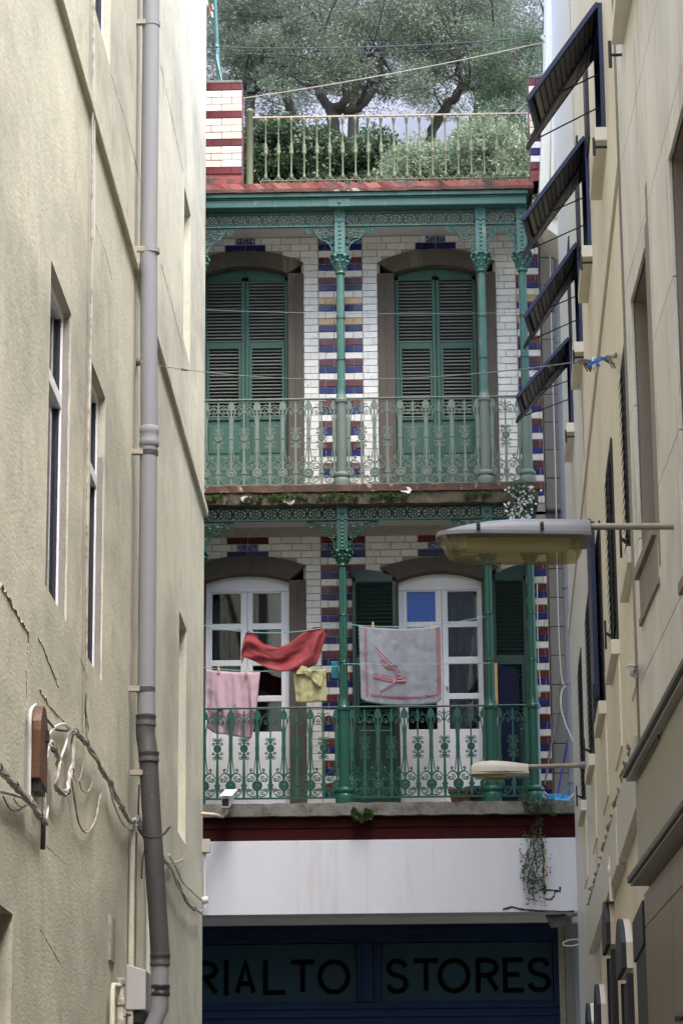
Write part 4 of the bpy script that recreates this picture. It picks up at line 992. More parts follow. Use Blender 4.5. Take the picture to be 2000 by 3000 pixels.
for i in range(26):
    m = MB(); z = vz0 + (vz1 - vz0) * (i + .5) / 26; m.wbox(L, vs - .15, vs + .15, z - .006, z + .006, -.02, -.011); part('slot', m, MT['rust'], vt)

# the grey downpipe with its brackets
DPY = L.hit(396, 1000, 0)[0]; dd = -.12
def dp(px, py): return L.at(px, py, dd)
top = dp(440, 200); X_, Y_ = top.x, top.y
zof = lambda px, py: at(px, py, Y_).z
dpx = lambda px, py: at(px, py, Y_).x
pipe = thing('downpipe', 'grey plastic downpipe with an offset elbow running down the cream wall', 'downpipe', (X_, Y_, 0))
PR = .5 * (dpx(467, 500) - dpx(417, 500))
xm = [dpx(443, 100), dpx(440, 1000), dpx(426, 2050)]
zj1, zj2 = zof(436, 1262), zof(428, 2100)
part('pipe', MB().tube([(xm[0], Y_, ZTOP), (xm[0] - .004, Y_, zof(441, 700)), (dpx(437, 1262), Y_, zj1)], PR, 20), MT['pvc'], pipe, smooth=True)
part('pipe', MB().tube([(dpx(436, 1262), Y_, zj1), (dpx(428, 2100), Y_, zj2)], PR * 1.0, 20), MT['pvc'], pipe, smooth=True)
part('elbow', MB().tube(smooth_pts([(dpx(427, 2095), Y_, zj2), (dpx(426, 2150), Y_, zof(426, 2150)), (dpx(432, 2190), Y_ - .02, zof(432, 2190)), (dpx(437, 2235), Y_ - .06, zof(437, 2235))], 6), PR * 1.08, 20), MT['pvc_old'], pipe, smooth=True)
part('pipe', MB().tube([(dpx(436, 2215), Y_ - .05, zof(436, 2215)), (dpx(446, 2400), Y_ - .06, zof(446, 2400)), (dpx(472, 2810), Y_ - .06, zof(472, 2810))], PR * 1.04, 20), MT['pvc_old'], pipe, smooth=True)
part('pipe', MB().tube([(dpx(471, 2800), Y_ - .06, zof(471, 2800)), (dpx(470, 2960), Y_ - .06, zof(470, 2960)), (dpx(448, 3010), Y_ - .06, zof(448, 3010)), (dpx(430, 3080), Y_ - .06, 0.0)], PR * .95, 20), MT['pvc'], pipe, smooth=True)
def collar(px, py, k, h, mt='pvc'):
    part('collar', MB().lathe([(PR * 1.0, -h), (PR * k, -h * .9), (PR * k, -h * .4), (PR * (k - .05), -h * .3), (PR * (k - .05), h * .3), (PR * k, h * .4), (PR * k, h * .9), (PR, h)], (dpx(px, py), Y_ - (.06 if py > 2200 else 0), zof(px, py)), 20), MT[mt], pipe, smooth=True)
collar(437, 1280, 1.12, .09); collar(427, 2112, 1.14, .05, 'pvc_old'); collar(438, 2222, 1.14, .045, 'pvc_old'); collar(426, 2020, 1.03, .02); collar(471, 2815, 1.10, .05, 'pvc_old'); collar(472, 2905, 1.04, .045, 'cable_black')
for px, py in ((443, 70), (441, 735), (436, 1328), (427, 2022), (437, 2270)):
    bk = MB(); z = zof(px, py); xq = dpx(px, py); yq = Y_ - (.05 if py > 2200 else 0)
    bk.lathe([(PR * 1.02, -.02), (PR * 1.07, -.02), (PR * 1.07, .02), (PR * 1.02, .02)], (xq, yq, z), 20)
    b2 = part('pipe_bracket', bk, MT['pvc_old'] if py > 1000 else MT['pvc'], pipe)
    b3 = MB(); b3.box(max(XL - .005, xq - PR - .075), xq - PR * .6, yq - .07, yq - .02, z - .022, z + .022); part('bracket_arm', b3, MT['rust'], b2, bevel=.004)

# small things at the far corner: junction box, conduit and CCTV camera
jb = at(592, 2480, YEND - .05); m = MB(); m.box(jb.x - .03, jb.x + .09, YEND - .12, YEND - .02, at(592, 2502, YEND).z, at(592, 2463, YEND).z)
jt = thing('junction_box', 'small beige junction box on the far corner of the cream wall', 'junction box', (jb.x, YEND - .07, at(592, 2502, YEND).z)); part('box', m, MT['plaster'], jt, bevel=.006)
m = MB(); m.tube([(jb.x + .03, YEND - .06, at(592, 2503, YEND).z), (jb.x + .03, YEND - .06, at(592, 2650, YEND).z)], .018, 8); part('conduit', m, MT['cable_white'], jt, smooth=True)
kb = at(594, 2640, YEND - .1); solo('cable_gland', MB().tube([kb + Vector((-.04, 0, 0)), kb + Vector((.06, 0, .01))], .04, 10), MT['cable_white'], 'pale round cable fitting at the far corner of the cream wall under the sign level', 'cable fitting', smooth=True)
yc = YEND - .25; c0 = at(672, 2345, yc)
cc = thing('cctv_camera', 'white box security camera on an arm in front of the lower balcony', 'security camera', at(668, 2372, yc))
def cp(px, py, dy=0.0): p = at(px, py, yc); return Vector((p.x, yc + dy, p.z))
f = [cp(648, 2367), cp(672, 2367), cp(672, 2338), cp(648, 2338)]
bv = Vector((.03, .40, .135)); m = MB()
m.hexa([f[0], f[1], f[1] + bv, f[0] + bv, f[3], f[2], f[2] + bv, f[3] + bv]); part('housing', m, MT['upvc'], cc, bevel=.006)
hv = Vector((0, -.07, 0)); a0, a1 = cp(645, 2336), cp(681, 2336); m = MB()
m.hexa([a0 + hv, a1 + hv, a1 + bv, a0 + bv, a0 + hv + Vector((0, 0, .012)), a1 + hv + Vector((0, 0, .012)), a1 + bv + Vector((0, 0, .012)), a0 + bv + Vector((0, 0, .012))]); part('sun_hood', m, MT['upvc'], cc, bevel=.003)
m = MB(); q = Vector((0, -.004, 0)); g_ = [cp(650, 2363), cp(670, 2363), cp(670, 2341), cp(650, 2341)]; m.hexa([p + q for p in g_] + [p + Vector((0, .02, 0)) for p in g_]); part('lens_window', m, MT['blk'], cc)
m = MB(); m.tube([cp(662, 2366, .15), cp(660, 2378, .15), cp(650, 2390, .1), cp(630, 2386, .05), cp(586, 2384, 0)], .02, 8); part('bracket', m, MT['plaster'], cc, smooth=True)

# ================================================================== the cream building with navy shutters
MT['whitewall'] = mat('white_painted_wall', (0.74, 0.72, 0.68), (0.68, 0.65, 0.6), scale=1.6, amt=.7, streak=.12, rough=.4, bump=.1, bscale=50, bump2=.12, b2scale=1.6)
yel = thing('cream_building', 'cream painted building with navy louvred shutters along the right side of the alley', 'building', Yl.P(26, 0, 3))
s_near, s_far = _js, Yl.hit(1652, 1300)[0]
def zat(s, py, d=-.03):
    lo, hi = 0.0, 20.0
    for _ in range(40):
        mid = (lo + hi) / 2; v = Yl.P(s, mid, d) - EYE; y = IH / 2 - FPX * v.dot(UP) / v.dot(FWD)
        lo, hi = (mid, hi) if y > py else (lo, mid)
    return lo
row1 = []   # hinge near, outer near, far tip, sill near
for hx, hy, ox, oy, tx, ty, sx0, sy0, sx1, sy1 in ((1762, 5, 1544, 289, 1544, 421, 1758, 383, 1738, 572), (1722, 398, 1529, 642, 1516, 727, 1722, 727, 1704, 890), (1698, 710, 1535, 927, 1540, 1000, 1692, 1008, 1680, 1130), (1674, 988, 1512, 1162, 1522, 1236, 1673, 1244, 1661, 1352)):
    row1.append((hx, hy, ox, oy, tx, ty, sx0, sy0, sx1, sy1))
m = MB(); holes = []
for r in row1:
    s0, zt_ = Yl.hit(r[0], r[1]); z0 = zat(s0, r[7]); w = .95; holes.append((s0, s0 + w, z0, zt_))
wall_mesh(m, Yl, s_near, s_far, 0, ZTY, holes, .2); m.wbox(Yl, s_near, s_far - .002, 0, ZTY, .4, 6); m.add([Yl.P(s_far, 0), Yl.P(s_far, 0, 6), Yl.P(s_far, ZTY, 6), Yl.P(s_far, ZTY)], [(0, 1, 2, 3)])
part('wall', m, MT['yellow'], yel)
for r, h in zip(row1, holes):
    s0, s1, z0, z1 = h; H = z1 - z0
    f = MB(); f.wbox(Yl, s0, s0 + .05, z0, z1, -.03, .05); f.wbox(Yl, s1 - .05, s1, z0, z1, -.03, .05); f.wbox(Yl, s0 + .05, s1 - .05, z1 - .05, z1, -.03, .05)
    wf = part('window', f, MT['navy'], yel, origin=Yl.P(s0, z0), bevel=.004)
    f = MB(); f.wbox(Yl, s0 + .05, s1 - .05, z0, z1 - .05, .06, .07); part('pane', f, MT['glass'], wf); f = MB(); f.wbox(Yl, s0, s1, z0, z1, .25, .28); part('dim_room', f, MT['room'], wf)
    # propped louvre: in the vertical plane at the near side, from the hinge to the outer tip
    hp = Yl.P(s0, z1, -.03); rr = ray(r[2], r[3]); t = (hp - EYE).dot(Yl.dir) / rr.dot(Yl.dir); tip = EYE + rr * t
    vec = tip - hp; ln = vec.length; outv = -0 + (-1)
    nrm = Yl.n; o_ = vec.dot(nrm); dn = -vec.z; ang = math.atan2(o_, dn); W_ = .95
    def ppt(v, u, off=0.0, ln=ln, ang=ang, s0=s0, z1=z1):
        a = ang - math.radians(5) * (1 - abs(2 * v - 1)); n3 = Vector((Yl.n.x, Yl.n.y, 0))
        p = Yl.P(s0 + v * W_, z1, -.03); ax = n3 * math.sin(a) + Vector((0, 0, -math.cos(a))); nn = n3 * math.cos(a) + Vector((0, 0, math.sin(a)))
        return p + ax * (u * ln) + nn * off
    for v0, v1 in ((0, .49), (.51, 1.0)):
        m = MB(); st = .036
        def pb(va, vb, ua, ub, oa, ob): return m.hexa([ppt(va, ua, oa), ppt(vb, ua, oa), ppt(vb, ub, oa), ppt(va, ub, oa), ppt(va, ua, ob), ppt(vb, ua, ob), ppt(vb, ub, ob), ppt(va, ub, ob)])
        pb(v0, v0 + st, 0, 1, -.018, .014); pb(v1 - st, v1, 0, 1, -.018, .014); pb(v0 + st, v1 - st, 0, .04, -.017, .013); pb(v0 + st, v1 - st, .96, 1, -.017, .013)
        lf = part('shutter', m, MT['navy'], yel, origin=ppt(v0, 0), bevel=.003)
        m = MB(); pb(v0 + st * .5, v1 - st * .5, .03, .97, .016, .020); part('dark_gap_sheet', m, MT['navy_dull'], lf)  # added dark sheet: the shade of the slat gaps put into its colour
        k = 12
        for i in range(k):
            u = .07 + .86 * (i + .5) / k; m = MB(); hw = .023 / ln
            m.hexa([ppt(v0 + st, u - hw, -.014), ppt(v1 - st, u - hw, -.014), ppt(v1 - st, u + hw * .9, -.010), ppt(v0 + st, u + hw * .9, -.010),
                    ppt(v0 + st, u - hw, -.006), ppt(v1 - st, u - hw, -.006), ppt(v1 - st, u + hw * .9, -.002), ppt(v0 + st, u + hw * .9, -.002)])
            part('slat', m, MT['slat_dark'], lf)
    for v, u in ((.5, .60), (1.0, .86)):
        q = ppt(v, u, -.02); part('stay', MB().tube([q, Yl.P(s0 + .03 + v * .45, q.z + .03, -.03)], .006, 5), MT['blk'], yel)
    a0, a1 = Yl.hit(r[6], r[7] + 18, -.1)[0], Yl.hit(r[8], r[9], -.1)[0]
    m = MB(); m.wbox(Yl, s0 - .08, s0 + 1.1, z0 - .10, z0, -.085, .05); part('sill', m, MT['offwhite'], yel, bevel=.006)
    m = MB(); m.tube([Yl.P(s0 - .05, z0 - .14, 0), Yl.P(s0 - .05, z0 - .14, -.09)], .01, 5); m.tube([Yl.P(s0 - .05, z0 - .2, -.09), Yl.P(s0 - .05, z0 - .07, -.09)], .012, 5); part('shutter_catch', m, MT['blk'], yel)
# first floor: long closed shutters
ZSL = None
for n, (pn, pf, yt_, yb_, sx0, sy0, sx1, sy1) in enumerate(((1849, 1829, 770, 1604, 1851, 1606, 1822, 1755), (1800, 1781, 1128, 1876, 1806, 1878, 1778, 1995), (1763, 1745, 1391, 2055, 1766, 2059, 1745, 2158), (1732, 1717, 1610, 2210, 1736, 2217, 1720, 2300), (1708, 1694, 1790, 2345, 1713, 2347, 1697, 2422))):
    s0, z0 = Yl.hit(pn, yb_, -.03); s1 = s0 + 1.0; z1 = Yl.hit(pn, yt_, -.03)[1]
    if n == 0: s1 = s0 + .95
    for k, (a, b) in enumerate(((s0, (s0 + s1) / 2 - .004), ((s0 + s1) / 2 + .004, s1))):
        m = MB(); d0, d1 = -.014, .02; fw = .05
        m.wbox(Yl, a, a + fw, z0, z1, d0, d1); m.wbox(Yl, b - fw, b, z0, z1, d0, d1); m.wbox(Yl, a + fw, b - fw, z0, z0 + .08, d0, d1); m.wbox(Yl, a + fw, b - fw, z1 - .06, z1, d0, d1); m.wbox(Yl, a + fw, b - fw, z0 + (z1 - z0) * .42, z0 + (z1 - z0) * .42 + .06, d0, d1)
        lf = part('shutter', m, MT['navy_dull'], yel, origin=Yl.P(a, z0, -.03), bevel=.003)
        bk = MB(); bk.wbox(Yl, a + fw, b - fw, z0 + .08, z1 - .06, -.006, .0); part('dark_gap_sheet', bk, MT['blk'], lf)  # black sheet added behind the slats to make the gaps dark
        kk = 19 if k == 0 else 0
        if k == 0:
            for i in range(kk):
                z = z0 + .11 + (z1 - z0 - .2) * (i + .5) / kk; m = MB(); h = .032
                m.hexa([Yl.P(a + fw, z - h, -.028), Yl.P(b - fw, z - h, -.028), Yl.P(b - fw, z + h, -.012), Yl.P(a + fw, z + h, -.012), Yl.P(a + fw, z - h + .01, -.030), Yl.P(b - fw, z - h + .01, -.030), Yl.P(b - fw, z + h + .01, -.014), Yl.P(a + fw, z + h + .01, -.014)])
                part('slat', m, MT['navy_dull'], lf)
        else:
            m = MB()
            for i in range(19):
                z = z0 + .11 + (z1 - z0 - .2) * (i + .5) / 19; h = .032
                m.hexa([Yl.P(a + fw, z - h, -.028), Yl.P(b - fw, z - h, -.028), Yl.P(b - fw, z + h, -.012), Yl.P(a + fw, z + h, -.012), Yl.P(a + fw, z - h + .01, -.030), Yl.P(b - fw, z - h + .01, -.030), Yl.P(b - fw, z + h + .01, -.014), Yl.P(a + fw, z + h + .01, -.014)])
            part('louvres', m, MT['navy_dull'], lf)['kind'] = 'stuff'
    if n == 2:
        m = MB(); P = Yl.P; b = s1; m.hexa([P(s0 + .02, z0, -.085), P(b, z0, -.075), P(b, z0, -.045), P(s0 + .02, z0, -.045), P(s0 + .02, z1, -.085), P(b, z1, -.075), P(b, z1, -.045), P(s0 + .02, z1, -.045)])
        lf = part('shutter', m, MT['navy'], yel, origin=P(b, z0, -.05), bevel=.004); lf['label'] = 'bright navy shutter leaf standing ajar'
    m = MB(); m.wbox(Yl, s0 - .06, s1 + .1, z0 - .11, z0 - .005, -.062, .05); part('sill', m, MT['offwhite'], yel, bevel=.006)
    m = MB(); m.wbox(Yl, s0 - .04, s1 + .06, z0 - .75, z0 - .112, -.012, .02); part('apron', m, MT['yellow'], yel, bevel=.004)
    m = MB(); m.tube([Yl.P(s0 + .02, z0 + .03, -.05), Yl.P(s0 - .1, z0 + .03, -.09)], .012, 5); m.wbox(Yl, s0 - .012, s0 + .012, z0 - .06, z0 + .14, -.10, -.085); part('shutter_catch', m, MT['blk'], yel)
for pn, pf, yb_, yt_ in ((1721, 1709, 400, 60), (1696, 1687, 722, 395), (1672, 1666, 992, 690)):
    sa = Yl.hit(pn, yb_, -.02)[0]; sb = sa + .55; za, zb3 = zat(sa, yb_), zat(sa, yt_); m = MB()
    m.wbox(Yl, sa, sa + .05, za, zb3, -.02, .03); m.wbox(Yl, sb - .05, sb, za, zb3, -.02, .03); m.wbox(Yl, sa + .05, sb - .05, zb3 - .05, zb3, -.02, .03); m.wbox(Yl, sa + .05, sb - .05, za, za + .05, -.02, .03)
    lf = part('shutter', m, MT['navy_dull'], yel, origin=Yl.P(sa, za, -.02), bevel=.003); m = MB()
    for i in range(16):
        z = za + .08 + (zb3 - za - .16) * (i + .5) / 16; m.wbox(Yl, sa + .05, sb - .05, z - .022, z + .022, -.026, -.01)
    part('louvres', m, MT['navy_dull'], lf)['kind'] = 'stuff'; m = MB(); m.wbox(Yl, sa + .05, sb - .05, za + .05, zb3 - .05, -.004, 0.002); part('dark_gap_sheet', m, MT['blk'], lf)  # louvres, then a black sheet added behind them for dark gaps
sa = Yl.hit(1788, 131, -.09)[0]; za = zat(sa, 131, -.09); m = MB(); m.wbox(Yl, sa - 1.3, sa, za, za + .10, -.085, .05); part('sill', m, MT['offwhite'], yel, bevel=.006)
m = MB(); m.tube([Yl.P(sa + .1, za - .02, 0), Yl.P(sa + .1, za - .02, -.09)], .01, 5); m.tube([Yl.P(sa + .1, za - .1, -.09), Yl.P(sa + .1, za + .07, -.09)], .012, 5); part('shutter_catch', m, MT['blk'], yel)
zs_ = (Yl.hit(1829, 451)[1] + Yl.hit(1673, 1748)[1]) / 2
m = MB(); m.wbox(Yl, s_near + .01, s_far, zs_ - .03, zs_ + .10, -.022, .02); part('string_course', m, MT['offwhite'], yel, bevel=.005)
ss_ = Yl.hit(1716, 1500)[0]
m = MB(); wall_mesh(m, Yl, ss_, s_far, 0.02, ZTY - .02, [(h[0] - .002, h[1] + .002, h[2], h[3]) for h in holes], None)
m.v = [tuple(Vector(v) + Yl.n * .004) for v in m.v]; part('white_wall', m, MT['whitewall'], yel)
# fascia board over the ground floor
f1, fzb = Yl.hit(1712, 2799, -.10); _, fzt = Yl.hit(1712, 2640, -.10); f0 = Yl.hit(1846, 2290, -.10)[0]; fm = Yl.hit(1790, 2505, -.1)[0]
m = MB(); m.wbox(Yl, fm + .004, f1, fzb, fzb + .40, -.065, .02); part('fascia_board', m, MT['fascia'], yel, bevel=.006)
m = MB(); m.wbox(Yl, s_near + .02, fm, fzb + .02, fzb + .44, -.055, .02); part('fascia_board', m, MT['fascia'], yel, bevel=.006)
cl = [Yl.P(f1 - (f1 - s_near) * i / 60, fzb + .44 + .012 * math.sin(i * .9) + random.uniform(0, .01), -.045 - .012 * math.sin(i * 1.7)) for i in range(58)]
ct = thing('cable_bundle', 'dark cable bundle lying on the pale fascia board of the cream building', 'cable bundle', cl[30])
for k in range(3): part('strand', MB().tube([p + Vector((random.gauss(0, .012), 0, random.gauss(0, .010))) for p in cl], .008, 5), MT['cable_paint' if k else 'crackd'], ct, smooth=True)
# arched hoods and dark doors
for n, (pn, pf, yt_, w) in enumerate(((1856, 1816, 2695, .95), (1808, 1778, 2643, .9), (1779, 1757, 2885, .9), (1750, 1727, 2941, .9))):
    s0, z1 = Yl.hit(pf + (pn - pf) * .45, yt_, -.16); s0 = Yl.hit(pn - 2, yt_ + 150, 0)[0]; s1 = s0 + w; z1 = zat(s0 + w * .5, yt_, -.07); zs0 = z1 - .20
    m = MB(); m.wbox(Yl, s0 + .02, s1 - .02, .0, zs0 - .22, -.03, .05); dr = part('dark_door', m, MT['blk'], yel, origin=Yl.P(s0, 0), bevel=.006)
    m = MB(); m.wbox(Yl, s0 - .02, s0 + .08, .0, zs0 - .2, -.045, .02); m.wbox(Yl, s1 - .08, s1 + .02, .0, zs0 - .2, -.045, .02); part('door_post', m, MT['navy_dull'], dr, bevel=.004)
    m = MB(); A = arch(s0 - .03, s1 + .03, zs0, .20, 16); B = [(s, zs0 - .17) for s, _ in A]; m.strip(Yl, A, B, -.074, -.042); hd = part('door_hood', m, MT['navy_dull'], dr, bevel=.004)
    m = MB(); m.strip(Yl, A, [(s, z + .001) for s, z in B], -.041, .0); part('hood_moulding', m, MT['offwhite'], dr)
s0 = Yl.hit(1903, 2900, 0)[0]
m = MB(); z1 = Yl.hit(1868, 2510, -.16)[1]; m.wbox(Yl, s0 - .3, s0 + .9, 0, z1 - .25, -.03, .05); m.wbox(Yl, s0 - .3, s0 + .95, z1 - .25, z1, -.045, .05); part('door_surround', m, MT['navy_dull'], yel, bevel=.006)
m = MB(); ps, pz = Yl.hit(1789, 2560, -.06); m.tube([Yl.P(ps, pz - .2, -.06), Yl.P(ps, pz + .12, -.06)], .017, 8); m.lathe([(.018, -.04), (.024, -.035), (.024, .035), (.018, .04)], Yl.P(ps, pz + .02, -.06), 8); solo('wall_lamp_pipe', m, MT['offwhite'], 'short white pipe with a joint below the fascia board on the cream wall', 'pipe', smooth=True)
# moulded end of the upper floor, beside the tiled house
ptsL = [(1603, -90), (1597, 213), (1588, 370), (1580, 557), (1584, 640), (1606, 672), (1640, 696)]
m = MB(); y0, y1 = YEND - .02, YEND + .75
LP = [at(px, py, y0) for px, py in ptsL]; RP = [Vector((at(1672, 690, y0).x, y0, p.z)) for p in LP]
vs = LP + RP + [Vector((p.x, y1, p.z)) for p in LP] + [Vector((p.x, y1, p.z)) for p in RP]; n = len(LP); m.v = [tuple(v) for v in vs]
for i in range(n - 1): m.f += [(i, i + 1, n + i + 1, n + i), (2 * n + i, 3 * n + i, 3 * n + i + 1, 2 * n + i + 1), (i, 2 * n + i, 2 * n + i + 1, i + 1), (n + i, n + i + 1, 3 * n + i + 1, 3 * n + i)]
m.f += [(0, n, 3 * n, 2 * n), (n - 1, 3 * n - 1, 4 * n - 1, 2 * n - 1)]
cn = part('moulded_corner', m, MT['offwhite'], yel, bevel=.012)
for k, (t, r) in enumerate(((.28, .022), (.45, .035), (.66, .022))):
    q = [LP[i].lerp(RP[i], t) + Vector((0, -.01, 0)) for i in range(0, n - 2)]; part('moulding', MB().tube(q, r, 8), MT['offwhite'], cn, smooth=True)

# ================================================================== the stone clad building on the right
sto = thing('stone_building', 'stone clad building with deep window reveals at the right edge', 'building', S.P(15, 0, 3))
sf_ = S.hit(1846, 1100)[0]
WA = (S.hit(1914, 1100)[0], S.hit(1862, 1100)[0], S.hit(1884, 1663)[1], S.hit(1860, 863)[1]); zB = S.hit(1978, 423)[1]
WB = (S.hit(1980, 800)[0] - .9, S.hit(1980, 800)[0], zB - 2.2, zB)
m = MB(); wall_mesh(m, S, -6, sf_, 0, ZTS, [WA, WB], .35); m.wbox(S, -6, sf_ - .002, 0, ZTS, .5, 6.5); m.add([S.P(sf_, 0), S.P(sf_, 0, 1), S.P(sf_, ZTS, 1), S.P(sf_, ZTS)], [(0, 1, 2, 3)]); part('wall', m, MT['stone_jamb'], sto)
zc1, = (S.hit(1868, 2281)[1],)
z = zc1 + .05; row = 0; z_j = S.hit(1860, 332)[1]; ch = .80
zz = z_j
while zz > z + .4: zz -= ch
while zz < ZTS:
    s = sf_ - .002 - (.45 if row % 2 else 0); first = True; s_hi = sf_ - .002
    while s_hi > 11.02:
        s_lo = max(11.02, (s_hi - (.55 if (row % 2 and first) else 1.1))); first = False
        a, b, c, e_ = s_lo, s_hi - .006, max(zz, z), zz + ch - .006
        rects = [(a, b, c, e_)]
        for h in (WA, WB):
            nr = []
            for (p, q, u, v) in rects:
                if q <= h[0] or p >= h[1] or v <= h[2] or u >= h[3]: nr.append((p, q, u, v)); continue
                if p < h[0]: nr.append((p, h[0], u, v))
                if q > h[1]: nr.append((h[1], q, u, v))
                if u < h[2]: nr.append((max(p, h[0]), min(q, h[1]), u, h[2]))
                if v > h[3]: nr.append((max(p, h[0]), min(q, h[1]), h[3], v))
            rects = nr
        for (p, q, u, v) in rects:
            if q - p > .02 and v - u > .02:
                m = MB(); m.wbox(S, p, q, u, v, -.018, .01); part('cladding_panel', m, MT['marble'], sto, origin=S.P(p, u), bevel=.002)
        s_hi = s_lo
    zz += ch; row += 1
for h in (WA, WB):
    f = MB(); f.wbox(S, h[0], h[0] + .06, h[2], h[3], .18, .24); f.wbox(S, h[1] - .06, h[1], h[2], h[3], .18, .24); f.wbox(S, h[0] + .06, h[1] - .06, h[3] - .06, h[3], .18, .24); f.wbox(S, h[0] + .06, h[1] - .06, h[2], h[2] + .06, .18, .24)
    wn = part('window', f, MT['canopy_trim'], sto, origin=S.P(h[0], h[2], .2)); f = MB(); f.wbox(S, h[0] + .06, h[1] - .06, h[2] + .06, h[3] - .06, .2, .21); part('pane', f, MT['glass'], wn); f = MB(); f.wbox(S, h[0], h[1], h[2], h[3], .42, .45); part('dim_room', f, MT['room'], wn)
    f = MB(); t = .09
    f.wbox(S, h[0] - t, h[0] - .004, h[2] - .1, h[3] + .1, -.022, .0); f.wbox(S, h[0] - t - .1, h[0] - t - .004, h[2] - .25, h[3] + .3, -.020, .0)
    part('window_trim', f, MT['stone_jamb'], sto, bevel=.004)
    f = MB(); f.wbox(S, h[0] - .05, h[1] + .04, h[2] - .06, h[2] - .002, -.05, .02); f.wbox(S, h[0] - .1, h[1], h[2] - .34, h[2] - .30, -.035, .02); f.wbox(S, h[0] - .05, h[1] - .02, h[2] - .298, h[2] - .062, -.026, .02); part('window_sill', f, MT['stone_jamb'], sto, bevel=.004)
m = MB(); m.wbox(S, sf_ + .0, sf_ + .03, zc1 + .05, ZTS, -.03, .3); part('corner_bead', m, MT['stone_jamb'], sto)
# shop canopy
def outd(px, py, s):
    rr = ray(px, py); p0 = S.P(s, 0); t = (p0 - EYE).dot(S.dir) / rr.dot(S.dir); p = EYE + rr * t
    return (p - p0).dot(S.n), p.z
sE = sf_ - .05
d1, z1 = outd(1822, 2281, sE); d2, z2 = outd(1837, 2600, sE)
cnp = thing('shop_canopy', 'beige boxed shop canopy with dark edges on the stone building', 'canopy', S.P(14, z2, -.2))
d1n = d1 * .35; P = S.P
def slab(d_far, d_near, zt, zb_, mt, nm, s_a=11.05, sE=sE):
    m = MB(); m.hexa([P(s_a, zb_, -d_near), P(sE, zb_, -d_far), P(sE, zb_, .02), P(s_a, zb_, .02), P(s_a, zt, -d_near), P(sE, zt, -d_far), P(sE, zt, .02), P(s_a, zt, .02)]); return part(nm, m, MT[mt], cnp, bevel=.006)
slab(d1, d1, z1 + .035, z1, 'canopy_trim', 'top_edge')
slab(d1 - .02, d1 - .02, z1 - .004, z1 - .02, 'canopy', 'top_slab')
slab(d1 * .45, d1 * .6, z1 - .024, z2 + .06, 'canopy', 'fascia')
slab(d2, d2, z2 + .056, z2 + .02, 'canopy_trim', 'bottom_edge'); slab(d2 - .015, d2 - .015, z2 + .016, z2 + .004, 'canopy', 'soffit')
m = MB(); m.wbox(S, sE - 1.6, sE - .25, z1 - .045, z1 - .022, -(d1 - .06), -(d1 * .62)); part('strip_light', m, MT['glass'], cnp)
# dark stone below the canopy
zz = 0; row = 0
while zz < z2 - .05:
    s_hi = sf_ - .002
    while s_hi > 11.02:
        s_lo = max(11.02, s_hi - 1.5); m = MB(); m.wbox(S, s_lo, s_hi - .006, zz, min(zz + 1.05, z2 - .03) - .006, -.03, .01); part('dark_cladding_panel', m, MT['marble_dark'], sto, origin=S.P(s_lo, zz), bevel=.002); s_hi = s_lo
    zz += 1.05; row += 1
m = MB()
for pts in ([(1982, 2990), (1984, 2980), (1990, 2979), (1993, 2986)], [(1984, 2986), (1994, 2983)], [(1994, 2988), (1996, 2978), (2000, 2984)]): m.tube(smooth_pts([S.at(a, b, -.034) for a, b in pts], 4), .012, 5)
part('painted_mark', m, MT['blk'], sto)

# ================================================================== grey stone pier and pipe right of the tiled house
gp = thing('stone_pier', 'grey ashlar pier between the tiled house and the cream building', 'pier', F.P(fx(1630, 1900), 0, 0))
z = ZS['L'][0]; gx0, gx1 = XR + .012, fx(1700, 1700); zt_ = fz(676, 1630)
m = MB(); m.wbox(F, gx0, gx1, 0, zt_ + .3, .03, .5); part('core', m, MT['mortar'], gp)
hb = fz(2000, 1630) - fz(2086, 1630); zl = fz(1500, 1630); zz = zl; 
for sgn in (-1, 1):
    zz = zl if sgn < 0 else zl + .07
    while (zz > z - .1) if sgn < 0 else (zz < zt_):
        a, b = (zz - hb, zz) if sgn < 0 else (zz, zz + hb)
        m = MB(); m.wbox(F, gx0 + .004, gx1 - .004, a + .004, b - .004, -.005 + random.uniform(-.003, .003), .06); part('stone_block', m, MT['greystone'], gp, bevel=.006)
        zz = a if sgn < 0 else b
m = MB(); m.wbox(F, gx0 - .0, gx1, zl + .004, zl + .066, -.09, .06); part('ledge', m, MT['greystone'], gp, bevel=.012)
yq = F.P(0, 0, -.30).y; xq = at(1666, 1850, yq).x
gpip = thing('drainpipe', 'grey drainpipe in the corner right of the stone pier', 'drainpipe', (xq, yq, ZS['L'][0]))
part('pipe', MB().tube([(xq, yq, 3.0), (xq, yq, at(1640, 705, yq).z)], .058, 14), MT['greypipe'], gpip, smooth=True)
part('hopper', MB().lathe([(.06, -.05), (.075, 0), (.075, .06), (.10, .10), (.16, .34), (.16, .36)], (xq, yq, at(1640, 705, yq).z), 14), MT['offwhite'], gpip, smooth=True)
for py in (1000, 1720, 2000, 2290): part('pipe_collar', MB().lathe([(.058, -.025), (.068, -.02), (.068, .02), (.058, .025)], (xq, yq, at(1660, py, yq).z), 14), MT['greypipe'], gpip)
def fcable(pts, r, mt, label, d=-.1, name='wall_cable', grp='cables on the grey pier'):
    return solo(name, MB().tube(smooth_pts([F.at(p[0], p[1], d) for p in pts], 5), r, 6), MT[mt], label, 'cable', grp, smooth=True)
fcable([(1609, 672), (1612, 850), (1618, 1100), (1627, 1400), (1632, 1700), (1638, 1900), (1646, 1995), (1657, 2005)], .008, 'cable_white', 'long pale cable hanging down the grey pier from the top')
fcable([(1657, 2010), (1645, 2025), (1642, 2070), (1655, 2120), (1672, 2160), (1685, 2210), (1686, 2300), (1672, 2335), (1640, 2342), (1605, 2330), (1592, 2320)], .009, 'cable_white', 'pale cable looping from the drainpipe down to the concrete slab corner', -.42)
